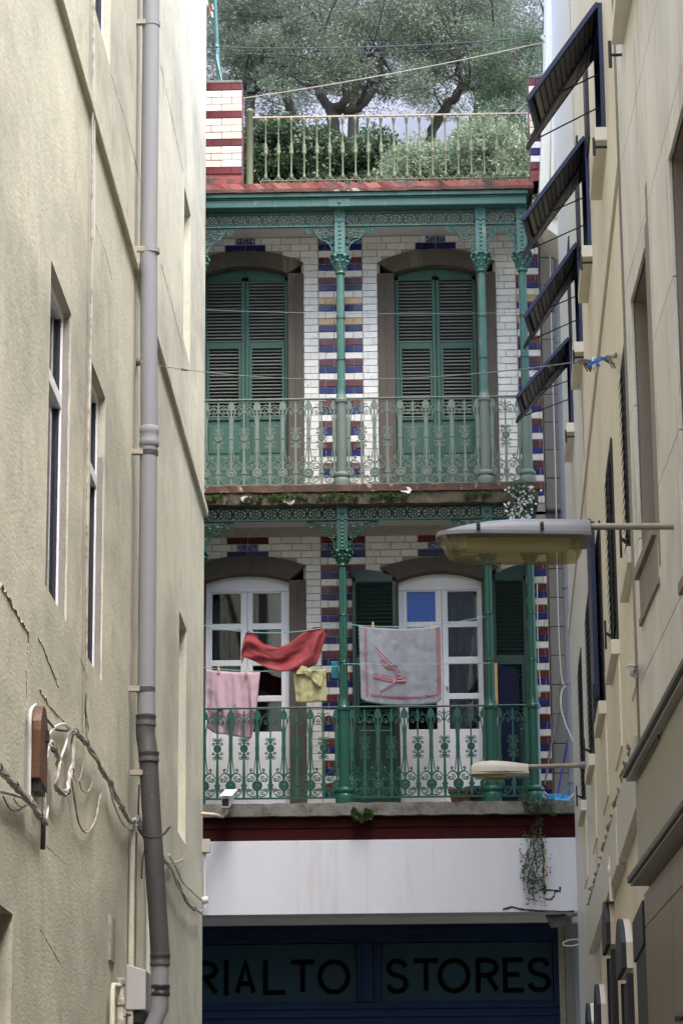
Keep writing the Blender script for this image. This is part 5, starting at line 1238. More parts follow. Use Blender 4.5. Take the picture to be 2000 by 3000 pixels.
fcable([(1519, 800), (1521, 900), (1522, 985)], .006, 'rope', 'thin cord hanging beside the end column of the upper balcony', -.7)
fcable([(1573, 1700), (1575, 1900), (1582, 2010), (1578, 2045), (1576, 2010)], .006, 'cable_white', 'thin white wire hanging beside the right column of the lower balcony', -.8)
fcable([(1548, 1072), (1590, 1110), (1640, 1140), (1665, 1125)], .005, 'line', 'thin wire sagging across the grey pier to the cream building', -.7)
# ================================================================== lamps
yl_ = S.hit(1982, 1543)[0]
lamp = thing('street_lamp', 'large grey street lamp with a yellowed bowl on an arm from the stone wall', 'street lamp', at(1500, 1600, yl_), 'street lamps over the alley')
def lq(px, py): return at(px, py, yl_)
def loft(st, nseg, close=True):
    """st: (x, ztop, zbot, halfwidth) stations -> a rounded hull with a flat bottom at zbot"""
    m = MB(); rows = []
    for x, zt, zb_, hw in st:
        r = []
        for i in range(nseg + 1):
            a = math.pi * i / nseg; ca, sa = math.cos(a), math.sin(a)
            r.append((x, yl0 - hw * math.copysign(abs(ca) ** .65, ca), zb_ + (zt - zb_) * abs(sa) ** .75))
        rows.append(r)
    m.grid(rows); n = nseg + 1; k = len(rows)
    m.f.append(tuple(range(n))); m.f.append(tuple(range((k - 1) * n, k * n)))
    m.f += [((i + 1) * n, i * n, i * n + n - 1, (i + 1) * n + n - 1) for i in range(k - 1)]
    return m
yl0 = yl_
HW = .16
rimz = lambda px: lq(px, 1581 + (px - 1277) * .012).z
st = [(lq(px, 1550).x, lq(px, yt).z, rimz(px) + .018, HW * w) for px, yt, w in ((1279, 1576, .30), (1290, 1570, .58), (1308, 1564, .76), (1345, 1553, .9), (1387, 1544, .96), (1440, 1536, 1), (1509, 1530, 1), (1600, 1530, 1), (1700, 1531, .96), (1724, 1532, .9))]
hood = part('hood', loft(st, 12), MT['lampgrey'], lamp, smooth=True, bevel=.003)
m = MB()
out2 = [(lq(px, 1550).x, HW * w) for px, w in ((1276, .30), (1284, .62), (1308, .82), (1345, .93), (1400, 1.01), (1500, 1.03), (1700, 1.01), (1725, .95))]
ringp = [(x, yl0 - h) for x, h in out2] + [(x, yl0 + h) for x, h in reversed(out2)]; n = len(ringp)
def rz(x): return rimz(1277 + (x - lq(1277, 1550).x) / (lq(1700, 1550).x - lq(1277, 1550).x) * 423)
m.add([(x, y, rz(x) - .004) for x, y in ringp] + [(x, y, rz(x) + .020) for x, y in ringp], [tuple(range(n)), tuple(range(2 * n - 1, n - 1, -1))] + [(i, (i + 1) % n, n + (i + 1) % n, n + i) for i in range(n)])
part('rim', m, MT['lampgrey'], lamp, bevel=.003)
MT['bowl'] = mat('yellowed_acrylic_bowl', (0.44, 0.40, 0.23), (0.36, 0.32, 0.17), scale=5, rough=.2, streak=3)
_t = MT['bowl'].node_tree; _tr = _t.nodes.new('ShaderNodeBsdfTransparent'); _tr.inputs[0].default_value = (.84, .79, .58, 1); _mx = _t.nodes.new('ShaderNodeMixShader'); _mx.inputs[0].default_value = .36
_t.links.new(_tr.outputs[0], _mx.inputs[1]); _t.links.new(_t.nodes['Principled BSDF'].outputs[0], _mx.inputs[2]); _t.links.new(_mx.outputs[0], _t.nodes['Material Output'].inputs[0])
m = MB(); rows = []
for px, yb_, w in ((1290, 1573, .70), (1295, 1590, .76), (1304, 1615, .72), (1316, 1634, .66), (1335, 1641, .7), (1400, 1646, .74), (1500, 1649, .76), (1600, 1649, .76), (1660, 1648, .74), (1684, 1645, .7), (1700, 1625, .74), (1708, 1600, .78), (1711, 1586, .78)):
    x = lq(px, 1600).x; zt = rz(x) - .005; zb_ = lq(px, yb_).z; r = []
    for i in range(13):
        a = math.pi * i / 12; ca, sa = math.cos(a), math.sin(a)
        r.append((x, yl0 - HW * w * math.copysign(abs(ca) ** .5, ca), zt - max(.002, zt - zb_) * abs(sa) ** .5))
    rows.append(r)
m.grid(rows); n = 13; k = len(rows); m.f.append(tuple(range(n))); m.f.append(tuple(range((k - 1) * n, k * n)))
part('bowl', m, MT['bowl'], lamp, smooth=True)
MT['gear'] = mat('old_reflector_tray', (0.46, 0.41, 0.29), (0.36, 0.32, 0.21), scale=9, rough=.5, streak=3)
m = MB(); a, b = lq(1345, 1580).x, lq(1665, 1580).x; zt = rimz(1500) - .006; zz = lq(1500, 1612).z
m.hexa([(a, yl0 - .05, zz), (b, yl0 - .05, zz), (b, yl0 + .05, zz), (a, yl0 + .05, zz), (a, yl0 - .10, zt), (b, yl0 - .10, zt), (b, yl0 + .10, zt), (a, yl0 + .10, zt)]); part('reflector', m, MT['gear'], lamp)
m = MB(); c = lq(1360, 1600); m.box(c.x - .012, c.x + .012, yl0 - .10, yl0 - .09, lq(1360, 1617).z, lq(1360, 1576).z); part('lamp_bracket', m, MT['wood'], lamp, bevel=.003)
m = MB(); m.tube([(lq(1322, 1610).x, yl0 - .03, lq(1322, 1608).z), (lq(1366, 1610).x, yl0 - .03, lq(1366, 1610).z)], .022, 10); part('lamp_holder', m, MT['blk'], lamp, smooth=True)
m = MB(); m.tube(smooth_pts([(lq(p[0], p[1]).x, yl0 - .09, lq(p[0], p[1]).z) for p in ((1690, 1585), (1680, 1600), (1672, 1612), (1676, 1625), (1690, 1622), (1698, 1600))], 5), .003, 4); m.tube(smooth_pts([(lq(p[0], p[1]).x, yl0 - .09, lq(p[0], p[1]).z) for p in ((1305, 1580), (1312, 1596), (1322, 1602), (1318, 1585))], 5), .003, 4); part('lamp_wire', m, MT['rust'], lamp)
for px in (1398, 1582):
    c = lq(px, 1561); m = MB(); m.box(c.x - .009, c.x + .009, yl0 - HW * 1.03 - .016, yl0 - HW * 1.0, c.z - .022, c.z + .012); m.blob((c.x, yl0 - HW * 1.03 - .012, c.z), .010, .008, .010, 6, 4); part('clip', m, MT['blk'], lamp)
m = MB(); c = lq(1724, 1550); m.box(c.x - .012, c.x + .006, yl0 - .10, yl0 + .10, lq(1724, 1588).z, lq(1724, 1533).z); part('end_cap', m, MT['blk'], lamp, bevel=.006)
m = MB(); m.tube([lq(1722, 1543), lq(1990, 1542)], .5 * (lq(1800, 1533).z - lq(1800, 1553).z), 14); part('arm', m, MT['arm'], lamp, smooth=True)
# smaller lamp
y2 = Yl.at(1722, 2240).y
lamp2 = thing('street_lamp', 'small cream street lamp on a thin arm before the lower balcony', 'street lamp', at(1450, 2270, y2), 'street lamps over the alley')
yl0 = y2; q2 = lambda px, py: at(px, py, y2)
hw2 = .11
st = [(q2(px, 2240).x, q2(px, yt).z, q2(px, 2266).z, hw2 * w) for px, yt, w in ((1379, 2246, .5), (1384, 2240, .7), (1408, 2232, .9), (1440, 2230, 1), (1480, 2232, 1), (1520, 2237, .95), (1546, 2240, .85))]
part('hood', loft(st, 10), MT['lampcream'], lamp2, smooth=True, bevel=.003)
m = MB(); a, b = q2(1378, 2266).x, q2(1549, 2266).x; m.box(a, b, y2 - hw2 * .9, y2 + hw2 * .9, q2(1450, 2272).z, q2(1450, 2267).z); part('rim', m, MT['lampcream'], lamp2, bevel=.004)
m = MB(); rows = []
for px, yb_, w in ((1380, 2273, .4), (1390, 2279, .65), (1410, 2283, .72), (1440, 2286, .72), (1474, 2287, .7), (1480, 2272, .7)):
    x = q2(px, 2270).x; zt = q2(px, 2271).z; r = []
    for i in range(11):
        a = math.pi * i / 10; ca, sa = math.cos(a), math.sin(a); r.append((x, y2 - hw2 * w * math.copysign(abs(ca) ** .6, ca), zt - max(.002, zt - q2(px, yb_).z) * abs(sa) ** .6))
    rows.append(r)
m.grid(rows); part('bowl', m, MT['bowl'], lamp2, smooth=True)
m = MB(); m.tube([q2(1540, 2247), q2(1700, 2243)], .022, 10); part('arm', m, MT['arm'], lamp2, smooth=True)
m = MB(); m.tube([q2(1696, 2243), q2(1722, 2242)], .034, 10); part('arm_socket', m, MT['lampgrey'], lamp2, smooth=True)
m = MB(); c = q2(1482, 2263); m.blob((c.x, y2 - hw2, c.z), .018, .012, .012, 7, 5); part('clip', m, MT['lampcream'], lamp2)

# ================================================================== lines, pegs and laundry
LG = 'washing lines and wires across the alley'
def line(a, b, h, r, mt, label, cat='washing line', name='washing_line', n=24):
    return solo(name, MB().tube(sag(a, b, h, n), r, 5, True), MT[mt], label, cat, LG, smooth=True)
line(F.at(440, 900, DB - .25), F.at(1612, 912, DB - .25), .05, .003, 'line', 'thin pale washing line crossing in front of the upper shutters')
wa = L.at(412, 1062, -.02); wb_ = Yl.at(1800, 1043, -.02)
line(wa, wb_, .16, .004, 'line', 'long washing line from the downpipe to the cream building with pegs at its right end', n=40)
m = MB(); m.tube([L.at(402, 1060, 0), L.at(416, 1060, -.08)], .016, 6); m.blob(L.at(403, 1060, -.01), .03, .03, .04); solo('wall_hook', m, MT['rust'], 'rusty hook holding the long washing line at the downpipe', 'hook', 'hooks of the long washing line')
m = MB(); m.tube([Yl.at(1790, 1043, 0), Yl.at(1802, 1042, -.05)], .012, 6); m.tube([Yl.at(1802, 1042, -.05), Yl.at(1804, 1036, -.05)], .010, 6); solo('wall_hook', m, MT['rust'], 'rusty hook holding the long washing line at the cream wall', 'hook', 'hooks of the long washing line')
Lpts = sag(wa, wb_, .16, 400)
def proj(p):
    v = p - EYE; return IW / 2 + FPX * v.dot(RIGHT) / v.dot(FWD), IH / 2 - FPX * v.dot(UP) / v.dot(FWD)
def online(px): return min(Lpts, key=lambda p: abs(proj(p)[0] - px))
def peg(p, mt, label, tilt=0.0, L_=.085, grp='clothes pegs on the lines', up=.3):
    t = thing('clothes_peg', label, 'clothes peg', p, grp)
    for sx in (-1, 1):
        d = Vector((math.sin(tilt), 0, -math.cos(tilt))); o_ = Vector((sx * .0065, 0, 0)); a = p - d * L_ * up + o_ * .7; b = p + d * L_ * (1 - up) + o_ * 1.5
        part('jaw', MB().beam(a, b, .010, .016, (0, 1, 0)), MT[mt], t, bevel=.002)
    part('spring', MB().tube([p + Vector((-.012, 0, -.01)), p + Vector((.012, 0, -.01))], .006, 6), MT['rust'], t)
    return t
MT['peg_blue'] = mat('blue_plastic', (0.01, 0.12, 0.50), rough=.4); MT['peg_brown'] = mat('brown_plastic', (0.20, 0.075, 0.03), rough=.5)
for px, mt, lb, tl in ((1697, 'peg_blue', 'blue peg left of the two brown pegs on the long line', 1.2), (1706, 'peg_brown', 'left brown peg on the long line', .5), (1713, 'peg_brown', 'right brown peg on the long line', .7), (1722, 'peg_blue', 'blue peg between the brown and white pegs on the long line', 1.1),
                       (1736, 'upvc', 'white peg on the long line', 0.05), (1752, 'peg_blue', 'blue peg left in the right hand cluster on the long line', -.9), (1762, 'peg_blue', 'tilted blue peg in the middle of the right cluster on the long line', 1.0), (1774, 'peg_blue', 'blue peg right of the cluster on the long line', -1.2), (1781, 'plaster_grey', 'grey peg nearest the hook on the long line', .4),
                       (535, 'blk', 'dark knot like peg on the long line beside the downpipe', 1.3), (1612, 'blk', 'small dark clip on the long line before the lowest propped shutter', .3)):
    peg(online(px), mt, lb, tl, .10 if mt != 'blk' else .05, up=.15)
# lower balcony lines
dT, dT2 = DB + .17, DB - .02
def fp(px, py, d): return F.at(px, py, d)
line(fp(596, 1832, dT), fp(1000, 1828, dT), .10, .005, 'line_g', 'green washing line carrying the red cloth on the lower balcony')
line(fp(590, 1955, dT), fp(1000, 1950, dT), .06, .005, 'line_g', 'green washing line carrying the pink and yellow cloths')
line(fp(1006, 1828, dT), fp(1440, 1802, dT), .08, .005, 'line_g', 'green washing line carrying the grey towel')
line(fp(1006, 1945, DB - .06), fp(1436, 1943, DB - .06), .01, .004, 'line_g', 'green line stretched in front of the grey towel')
MT['c_red'] = mat('red_tie_dyed_cloth', (0.25, 0.032, 0.038), (0.31, 0.07, 0.08), scale=5, rough=.9, bump=.1, bscale=200, trans=.15, third=(0.44, 0.17, 0.18), tscale=4, tlo=.60, thi=.74)
MT['c_pink'] = mat('pink_towelling', (0.50, 0.345, 0.40), (0.44, 0.30, 0.35), scale=9, rough=.95, bump=.3, bscale=220, trans=.15)
MT['c_yel'] = mat('pale_green_yellow_cloth', (0.42, 0.40, 0.21), (0.37, 0.35, 0.18), scale=9, rough=.95, bump=.2, bscale=200, trans=.15)
MT['c_grey'] = mat('grey_tea_towel', (0.28, 0.29, 0.335), (0.245, 0.255, 0.295), scale=14, rough=.95, bump=.25, bscale=250, trans=.15)
MT['c_print'] = mat('red_towel_print', (0.34, 0.125, 0.155), rough=.95); MT['c_teal'] = mat('teal_cloth', (0.01, 0.16, 0.21), rough=.9)
def poly(pts, t):
    """point at fraction t along pixel polyline"""
    ls = [math.dist(a, b) for a, b in zip(pts[:-1], pts[1:])]; T = sum(ls) * t
    for (a, b), l in zip(zip(pts[:-1], pts[1:]), ls):
        if T <= l or b is pts[-1]:
            k = min(1, T / max(l, 1e-6)); return (a[0] + (b[0] - a[0]) * k, a[1] + (b[1] - a[1]) * k)
        T -= l
def cloth(topl, botl, d, folds, nu=48, nv=26, belly=lambda u, v: 0.0):
    rows = []
    for j in range(nv):
        v = j / (nv - 1); r = []
        for i in range(nu):
            u = i / (nu - 1); a = poly(topl, u); b = poly(botl, u); px = a[0] + (b[0] - a[0]) * v + belly(u, v); py = a[1] + (b[1] - a[1]) * v
            off = sum(A * math.sin(fq * u * 2 * math.pi + ph + sk * v) * (v ** ex) for A, fq, ph, sk, ex in folds) + .010 * mnoise.noise((u * 9, v * 7, d * 10)) + .005 * mnoise.noise((u * 26, v * 17, d * 7))
            r.append(F.at(px, py, d + off))
        rows.append(r)
    return rows
def cl_thing(rows, name, mt, label, cat, grp='laundry on the lower balcony'):
    m = MB(); m.grid(rows); o = solo(name, m, MT[mt], label, cat, grp, smooth=True, recalc=False, solid=.004); return o
cl_thing(cloth([(722, 1850), (731, 1847), (745, 1862), (775, 1888), (812, 1899), (850, 1884), (888, 1853), (918, 1838), (945, 1837)], [(708, 1946), (716, 1926), (745, 1938), (785, 1957), (820, 1966), (868, 1964), (905, 1956), (928, 1946), (956, 1862)], dT,
    [(.030, 1.0, 1.2, 7.0, .5), (.024, 2.2, .3, 11, .7), (.010, 5, 0, 8, .6)], belly=lambda u, v: -6 * math.sin(math.pi * v) * (u < .1)), 'red_cloth', 'c_red', 'red tie dyed cloth sagging between two pegs on the lower balcony', 'cloth')
rows_p = cloth([(603, 1962), (640, 1966), (680, 1969), (720, 1971), (762, 1970)], [(608, 2135), (632, 2150), (660, 2152), (690, 2158), (735, 2166), (748, 2110)], dT + .0, [(.022, 1.4, 2.0, .6, .6), (.030, 3.1, .4, .3, .7), (.010, 7, 0, 1, .5)])
cl_thing(rows_p, 'pink_towel', 'c_pink', 'pink towel pegged on the line and hanging behind the balcony railing', 'towel')
yc_ = thing('yellow_cloth', 'pale yellow green cloth with a twisted folded corner on the lower balcony line', 'cloth', F.at(905, 2058, dT), 'laundry on the lower balcony')
m = MB(); m.grid(cloth([(858, 1967), (880, 1966), (900, 1966), (925, 1964), (954, 1960)], [(868, 2059), (885, 2059), (905, 2058), (930, 2055), (957, 2056)], dT, [(.012, 1.8, 1.0, .4, .7), (.010, 3.4, .2, .3, .8)], 36, 20)); part('hanging_cloth', m, MT['c_yel'], yc_, smooth=True, recalc=False, solid=.004)
m = MB(); m.grid(cloth([(872, 1958), (884, 1950), (896, 1953), (906, 1962), (952, 1964)], [(866, 1975), (890, 1975), (912, 1990), (928, 2008), (940, 2014)], dT - .035, [(.014, 1.4, .5, 2.5, .4), (.01, 3, 1, 2, .5)], 30, 14)); part('folded_corner', m, MT['c_yel'], yc_, smooth=True, recalc=False, solid=.004)
cl_thing(cloth([(969, 1938), (992, 1937)], [(972, 1990), (992, 1992)], dT + .1, [(.01, 2, 0, 0, .5)], 10, 10), 'teal_cloth', 'c_teal', 'small teal cloth half hidden behind the middle column', 'cloth')
tw = lambda u, v: (1050 + 240 * u + (7 - 4 * u) * v, 0)
TL = [(1050, 1834), (1092, 1839), (1170, 1843), (1240, 1840), (1290, 1832)]; BL_ = [(1057, 2049), (1075, 2058), (1140, 2067), (1215, 2068), (1275, 2062), (1293, 2050)]
FO = [(.020, 1.6, 2.2, .3, .6), (.020, 2.6, .5, -.5, .8), (.008, 6, 1, .5, .6)]
gt = thing('grey_towel', 'grey tea towel with red chain border and printed drawing hung before the right door', 'towel', F.at(1170, 2068, dT), 'laundry on the lower balcony')
rows = cloth(TL, BL_, dT - .02, FO, 64, 40); m = MB(); m.grid(rows); part('cloth', m, MT['c_grey'], gt, smooth=True, recalc=False, solid=.004)
def tp(u, v, off=-.005):
    nu, nv = 63, 39; a, b = min(u, .9999) * nu, min(v, .9999) * nv; i, j = int(a), int(b); fu, fv = a - i, b - j
    p = rows[j][i].lerp(rows[j][i + 1], fu).lerp(rows[j + 1][i].lerp(rows[j + 1][i + 1], fu), fv); return p + Vector((0, off, 0))
def pr_ell(mb, cu, cv, ru, rv, w=.006, n=12, rot=0):
    mb.tube([tp(cu + ru * math.cos(a) * math.cos(rot) - rv * math.sin(a) * math.sin(rot), cv + ru * math.cos(a) * math.sin(rot) + rv * math.sin(a) * math.cos(rot)) for a in np.linspace(0, 2 * math.pi, n + 1)], w / 2, 4, False)
def pr_line(mb, pts, w): mb.tube([tp(u, v, -.0035) for a, b in zip(pts[:-1], pts[1:]) for u, v in [(a[0] + (b[0] - a[0]) * t, a[1] + (b[1] - a[1]) * t) for t in np.linspace(0, 1, 8)]], w / 2, 4)
m = MB()
for i in range(11):
    v = .05 + .82 * i / 10
    for u in (.085, .955): pr_ell(m, u, v, .016, .026, .008); pr_ell(m, u, v + .041, .006, .016, .008, 8)
for i in range(10):
    u = .16 + .72 * i / 9; pr_ell(m, u, .895, .030, .014, .008); pr_ell(m, u + .04, .895, .014, .006, .008, 8)
pr_line(m, [(.985, .02), (.985, .9)], .016)
# printed drawing: a barrel, ropes and chain
pr_line(m, [(.20, .25), (.32, .38), (.44, .50)], .012); pr_line(m, [(.19, .30), (.30, .41), (.36, .47)], .009)
for k in range(5): pr_ell(m, .30 + .012 * k, .46 + .010 * k, .055, .035, .007, 14, .6)
for k, w in ((0, .02), (1, .014), (2, .006), (3, .006)): pr_line(m, [(.17, .665 - .022 * k), (.40, .69 - .022 * k)], w)
pr_line(m, [(.44, .69), (.56, .69)], .035); pr_line(m, [(.45, .66), (.52, .64)], .02); pr_ell(m, .55, .655, .022, .034, .010, 14)
for k in range(7): pr_ell(m, .44 - .030 * k, .70 + .022 * k, .020, .012, .008, 10, -.6)
for k in range(5): pr_ell(m, .40 + .016 * k, .52 + .030 * k, .014, .020, .008, 10, .3)
pr_ell(m, .43, .50, .028, .028, .008); pr_ell(m, .48, .58, .022, .03, .008)
part('printed_pattern', m, MT['c_print'], gt)
# green washing line knot and pegs
for px, py, lb in ((1092, 1832, 'left wooden peg on the grey towel'), (1264, 1834, 'right wooden peg on the grey towel'), (641, 1962, 'left wooden peg on the pink towel'), (722, 1969, 'right wooden peg on the pink towel')):
    peg(F.at(px, py, dT - .02), 'wood', lb, .12 if px == 1264 else 0, .085, up=.45)

# ---- things standing on the lower balcony
zfl = ZS['L'][0] + .002
x0, x1 = fx(1457, 2000, -.45), fx(1519, 2000, -.45); zt0, zt1 = fz(1948, 1457, -.45), fz(1962, 1519, -.45)
t = thing('blue_board', 'dark blue board with a pale wooden edge leaning behind the lower railing', 'board', F.P((x0 + x1) / 2, zfl, -.45))
m = MB(); P = F.P; m.hexa([P(x0, zfl, -.50), P(x1, zfl, -.40), P(x1, zfl, -.37), P(x0, zfl, -.47), P(x0, zt0, -.50), P(x1, zt1, -.40), P(x1, zt1, -.37), P(x0, zt0, -.47)])
MT['boardblue'] = mat('dark_blue_board', (0.008, 0.011, 0.028), (0.011, 0.015, 0.036), scale=8, rough=.8, spec=.1, third=(.1, .09, .03), tscale=14, tlo=.72, thi=.74); part('panel', m, MT['boardblue'], t, bevel=.003)
m = MB(); m.hexa([P(x0 - .035, zfl, -.50), P(x0 - .002, zfl, -.51), P(x0 - .002, zfl, -.46), P(x0 - .035, zfl, -.46), P(x0 - .035, zt0 + .01, -.50), P(x0 - .002, zt0 + .01, -.51), P(x0 - .002, zt0 + .01, -.46), P(x0 - .035, zt0 + .01, -.46)]); part('wooden_edge', m, MT['wood'], t)
def pot(px, r, h, mt, label, d=-.62):
    x = fx(px, 2340, d); y = F.P(0, 0, d).y; tt = thing('flower_pot', label, 'flower pot', (x, y, zfl), 'flower pots on the lower balcony')
    part('pot', MB().lathe([(r * .7, 0), (r * .95, h * .82), (r * 1.05, h * .82), (r * 1.05, h), (r * .92, h), (r * .88, h * .9), (0.01, h * .88)], (x, y, zfl), 16), MT[mt], tt, smooth=False)
    part('soil', MB().lathe([(r * .87, 0), (.005, .01)], (x, y, zfl + h * .885), 14), MT['blk'], tt)
MT['potclay'] = mat('terracotta_pot', (0.25, 0.085, 0.04), (0.2, 0.075, 0.04), scale=9, rough=.9)
pot(1352, .15, .19, 'potclay', 'terracotta flower pot behind the lower railing'); pot(1398, .12, .22, 'blk', 'black flower pot beside the terracotta one on the lower balcony')
yb2 = F.P(0, 0, -.42).y
t = thing('broom', 'broom with a long blue handle leaning in the slab corner', 'broom', at(1630, 2345, yb2), 'cleaning tools in the slab corner')
MT['bluepl'] = mat('blue_broom_handle', (0.008, 0.018, 0.26), rough=.35); MT['cyanpl'] = mat('light_blue_plastic', (0.03, 0.22, 0.42), (0.05, .3, .5), scale=12, rough=.4)
part('handle', MB().tube([at(1632, 2335, yb2), at(1665, 2155, yb2 + .18)], .013, 8), MT['bluepl'], t, smooth=True)
m = MB(); c = at(1632, 2335, yb2); m.box(c.x - .13, c.x + .06, c.y - .03, c.y + .03, c.z - .04, c.z + .03); hd = part('brush_head', m, MT['cyanpl'], t, bevel=.008)
m = MB()
for i in range(22):
    x = c.x - .12 + .17 * i / 21; m.tube([(x, c.y, c.z - .04), (x + random.uniform(-.02, .02), c.y - random.uniform(0, .04), zfl - .0)], .006, 4)
part('bristles', m, MT['cyanpl'], t)
t = thing('dustpan', 'light blue dustpan with upright handle beside the broom', 'dustpan', at(1655, 2350, yb2 - .1), 'cleaning tools in the slab corner')
yd = yb2 - .1; m = MB(); a, b = at(1622, 2352, yd), at(1668, 2352, yd)
m.hexa([(a.x, yd - .12, a.z - .01), (b.x, yd - .12, a.z - .01), (b.x, yd + .1, a.z - .01), (a.x, yd + .1, a.z - .01), (a.x, yd - .12, a.z + .004), (b.x, yd - .12, a.z + .004), (b.x, yd + .1, a.z + .10), (a.x, yd + .1, a.z + .10)]); part('pan', m, MT['cyanpl'], t, bevel=.006)
m = MB(); m.beam(at(1645, 2335, yd), at(1664, 2308, yd), .035, .02); m.beam(at(1640, 2345, yd), at(1652, 2318, yd), .06, .02); part('pan_handle', m, MT['cyanpl'], t, bevel=.005)
solo('mop_handle', MB().tube([at(1595, 2300, yb2 + .2), at(1645, 1990, yb2 + .35)], .012, 8), MT['slat_dark'], 'thin dark pole leaning against the grey pier', 'pole', smooth=True)
# shop corner: floodlight and ring
yk = F.P(0, 0, -.8).y; c = at(1632, 2705, yk)
t = thing('floodlight', 'tilted grey box floodlight under the right end of the white beam', 'floodlight', c)
m = MB(); m.hexa([at(1613, 2722, yk), at(1652, 2712, yk), at(1664, 2688, yk) , at(1600, 2690, yk)] + [p + Vector((0, .25, .06)) for p in (at(1613, 2722, yk), at(1652, 2712, yk), at(1664, 2688, yk), at(1600, 2690, yk))]); part('housing', m, MT['concrete'], t, bevel=.006)
m = MB(); m.tube([c + Vector((.08, .15, .05)), c + Vector((.08, .15, .3))], .02, 6); part('bracket', m, MT['blk'], t)
m = MB(); a, b = at(1675, 2702, yk), at(1704, 2686, yk); m.box(a.x, b.x, yk, yk + .2, a.z, b.z); solo('cable_box', m, MT['fascia'], 'small pale box under the right end of the white beam beside the floodlight', 'box', bevel=.005)
m = MB(); c = at(1675, 2763, yk); m.tube([(c.x + .105 * math.cos(a) , yk, c.z + .035 * math.sin(a) + .012 * math.cos(a)) for a in np.linspace(0, 2 * math.pi, 25)], .008, 6, False); m.tube([(c.x + .1, yk, c.z + .01), (c.x + .22, yk - .1, c.z + .10)], .008, 6)
solo('wire_ring', m, MT['cable_white'], 'loop of white wire hanging at the right end of the shop sign', 'wire loop', smooth=True)
m = MB(); pk = F.P(0, 0, -.5).y; a = at(1700, 2780, pk); m.tube([(a.x, pk, 0), (a.x, pk, at(1700, 2700, pk).z)], .05, 12); solo('shop_pipe', m, MT['greypipe'], 'grey pipe at the right end of the shop front', 'pipe', smooth=True)
# cable knot on the cream wall
m = MB(); 
for k in range(4): m.tube(smooth_pts([Yl.at(1842 + random.uniform(-5, 5), 1955 + random.uniform(-2, 3), -.05), Yl.at(1858 + random.uniform(-4, 4), 1960 + random.uniform(-12, 10), -.08), Yl.at(1850 + random.uniform(-3, 6), 1975, -.06), Yl.at(1862, 1985 + random.uniform(-6, 3), -.05)], 5), .010, 5)
solo('cable_knot', m, MT['cable_white'], 'coiled end of pale cable hanging on the cream wall', 'cable', smooth=True)
# cracks and rusty iron in the white beam
MT['blackcrack'] = mat('open_crack', (0.02, 0.018, 0.016), rough=1)
for pts, r in (([(1578, 2608), (1590, 2607), (1605, 2609), (1625, 2610), (1640, 2612), (1640, 2598)], .012), ([(1594, 2594), (1596, 2612), (1592, 2622)], .02), ([(1625, 2612), (1622, 2628), (1612, 2636), (1590, 2633)], .009), ([(1472, 2666), (1500, 2658), (1520, 2664), (1550, 2668), (1600, 2670), (1700, 2672)], .012), ([(1545, 2602), (1578, 2605)], .005), ([(1540, 2634), (1585, 2640)], .005)):
    q = []
    for a, b in zip(pts[:-1], pts[1:]):
        for k in range(5): q.append(F.at(a[0] + (b[0] - a[0]) * k / 5, a[1] + (b[1] - a[1]) * k / 5 + random.uniform(-1.5, 1.5), DB - .001))
    part('beam_crack', MB().tube(q, [r * random.uniform(.5, 1.2) for _ in q], 5), MT['blackcrack'], house)
part('rust_streak', MB().tube([F.at(1593, 2470, DB), F.at(1594, 2560, DB), F.at(1596, 2660, DB)], [.006, .008, .004], 5), MT['b_ochre'], house)
# roof lines
yr = YB + .1
line(at(430, 128, yr), at(1600, 104, yr - .2), .10, .008, 'wire', 'dark wire sagging across above the roof terrace', 'wire', 'wire'); line(at(430, 146, yr), at(1600, 120, yr - .2), .10, .004, 'wire', 'thinner dark wire just below the other wire above the roof terrace', 'wire', 'wire')
line(at(715, 286, yr), at(1594, 122, yr - .2), .04, .007, 'rope', 'pale rope slanting up from the roof pillar to the cream building', 'rope', 'rope')
m = MB(); a = at(1596, 118, yr - .2); m.tube([a + Vector((-.05, 0, .06)), a, a + Vector((.03, 0, -.08))], .014, 5); m.tube([a, a + Vector((-.03, 0, .08))], .01, 5); solo('rope_knot', m, MT['cable_white'], 'white rope knot at the edge of the cream building', 'rope', smooth=True)
yp_ = ypil + .25; pl = thing('roof_pole', 'blue green pole with pegs standing on the left roof pillar', 'pole', (at(642, 244, yp_).x, yp_, pil_top + .05))
part('pole', MB().tube([(at(642, 244, yp_).x, yp_, pil_top + .05), at(626, -60, yp_)], .026, 8), MT['teal'], pl, smooth=True)
m = MB(); m.tube([at(632, 130, yp_ - .03), at(648, 235, yp_ - .03), at(694, 330, yp_ - .03), at(720, 345, yp_)], .005, 4); m.tube(smooth_pts([at(632, 128, yp_ - .04), at(640, 140, yp_ - .05), at(634, 165, yp_ - .04), at(650, 235, yp_ - .04)], 4), .007, 4); part('cord', m, MT['line_g'], pl)
MT['peg_red'] = mat('red_plastic', (0.5, 0.04, 0.03), rough=.5)
for px, py, mt in ((614, 28, 'peg_red'), (620, 42, 'upvc'), (606, 8, 'wood'), (622, 20, 'c_pink')): part('pole_peg', MB().beam(at(px, py - 8, yp_ - .05), at(px + 3, py + 8, yp_ - .05), .02, .02, (0, 1, 0)), MT[mt], pl)

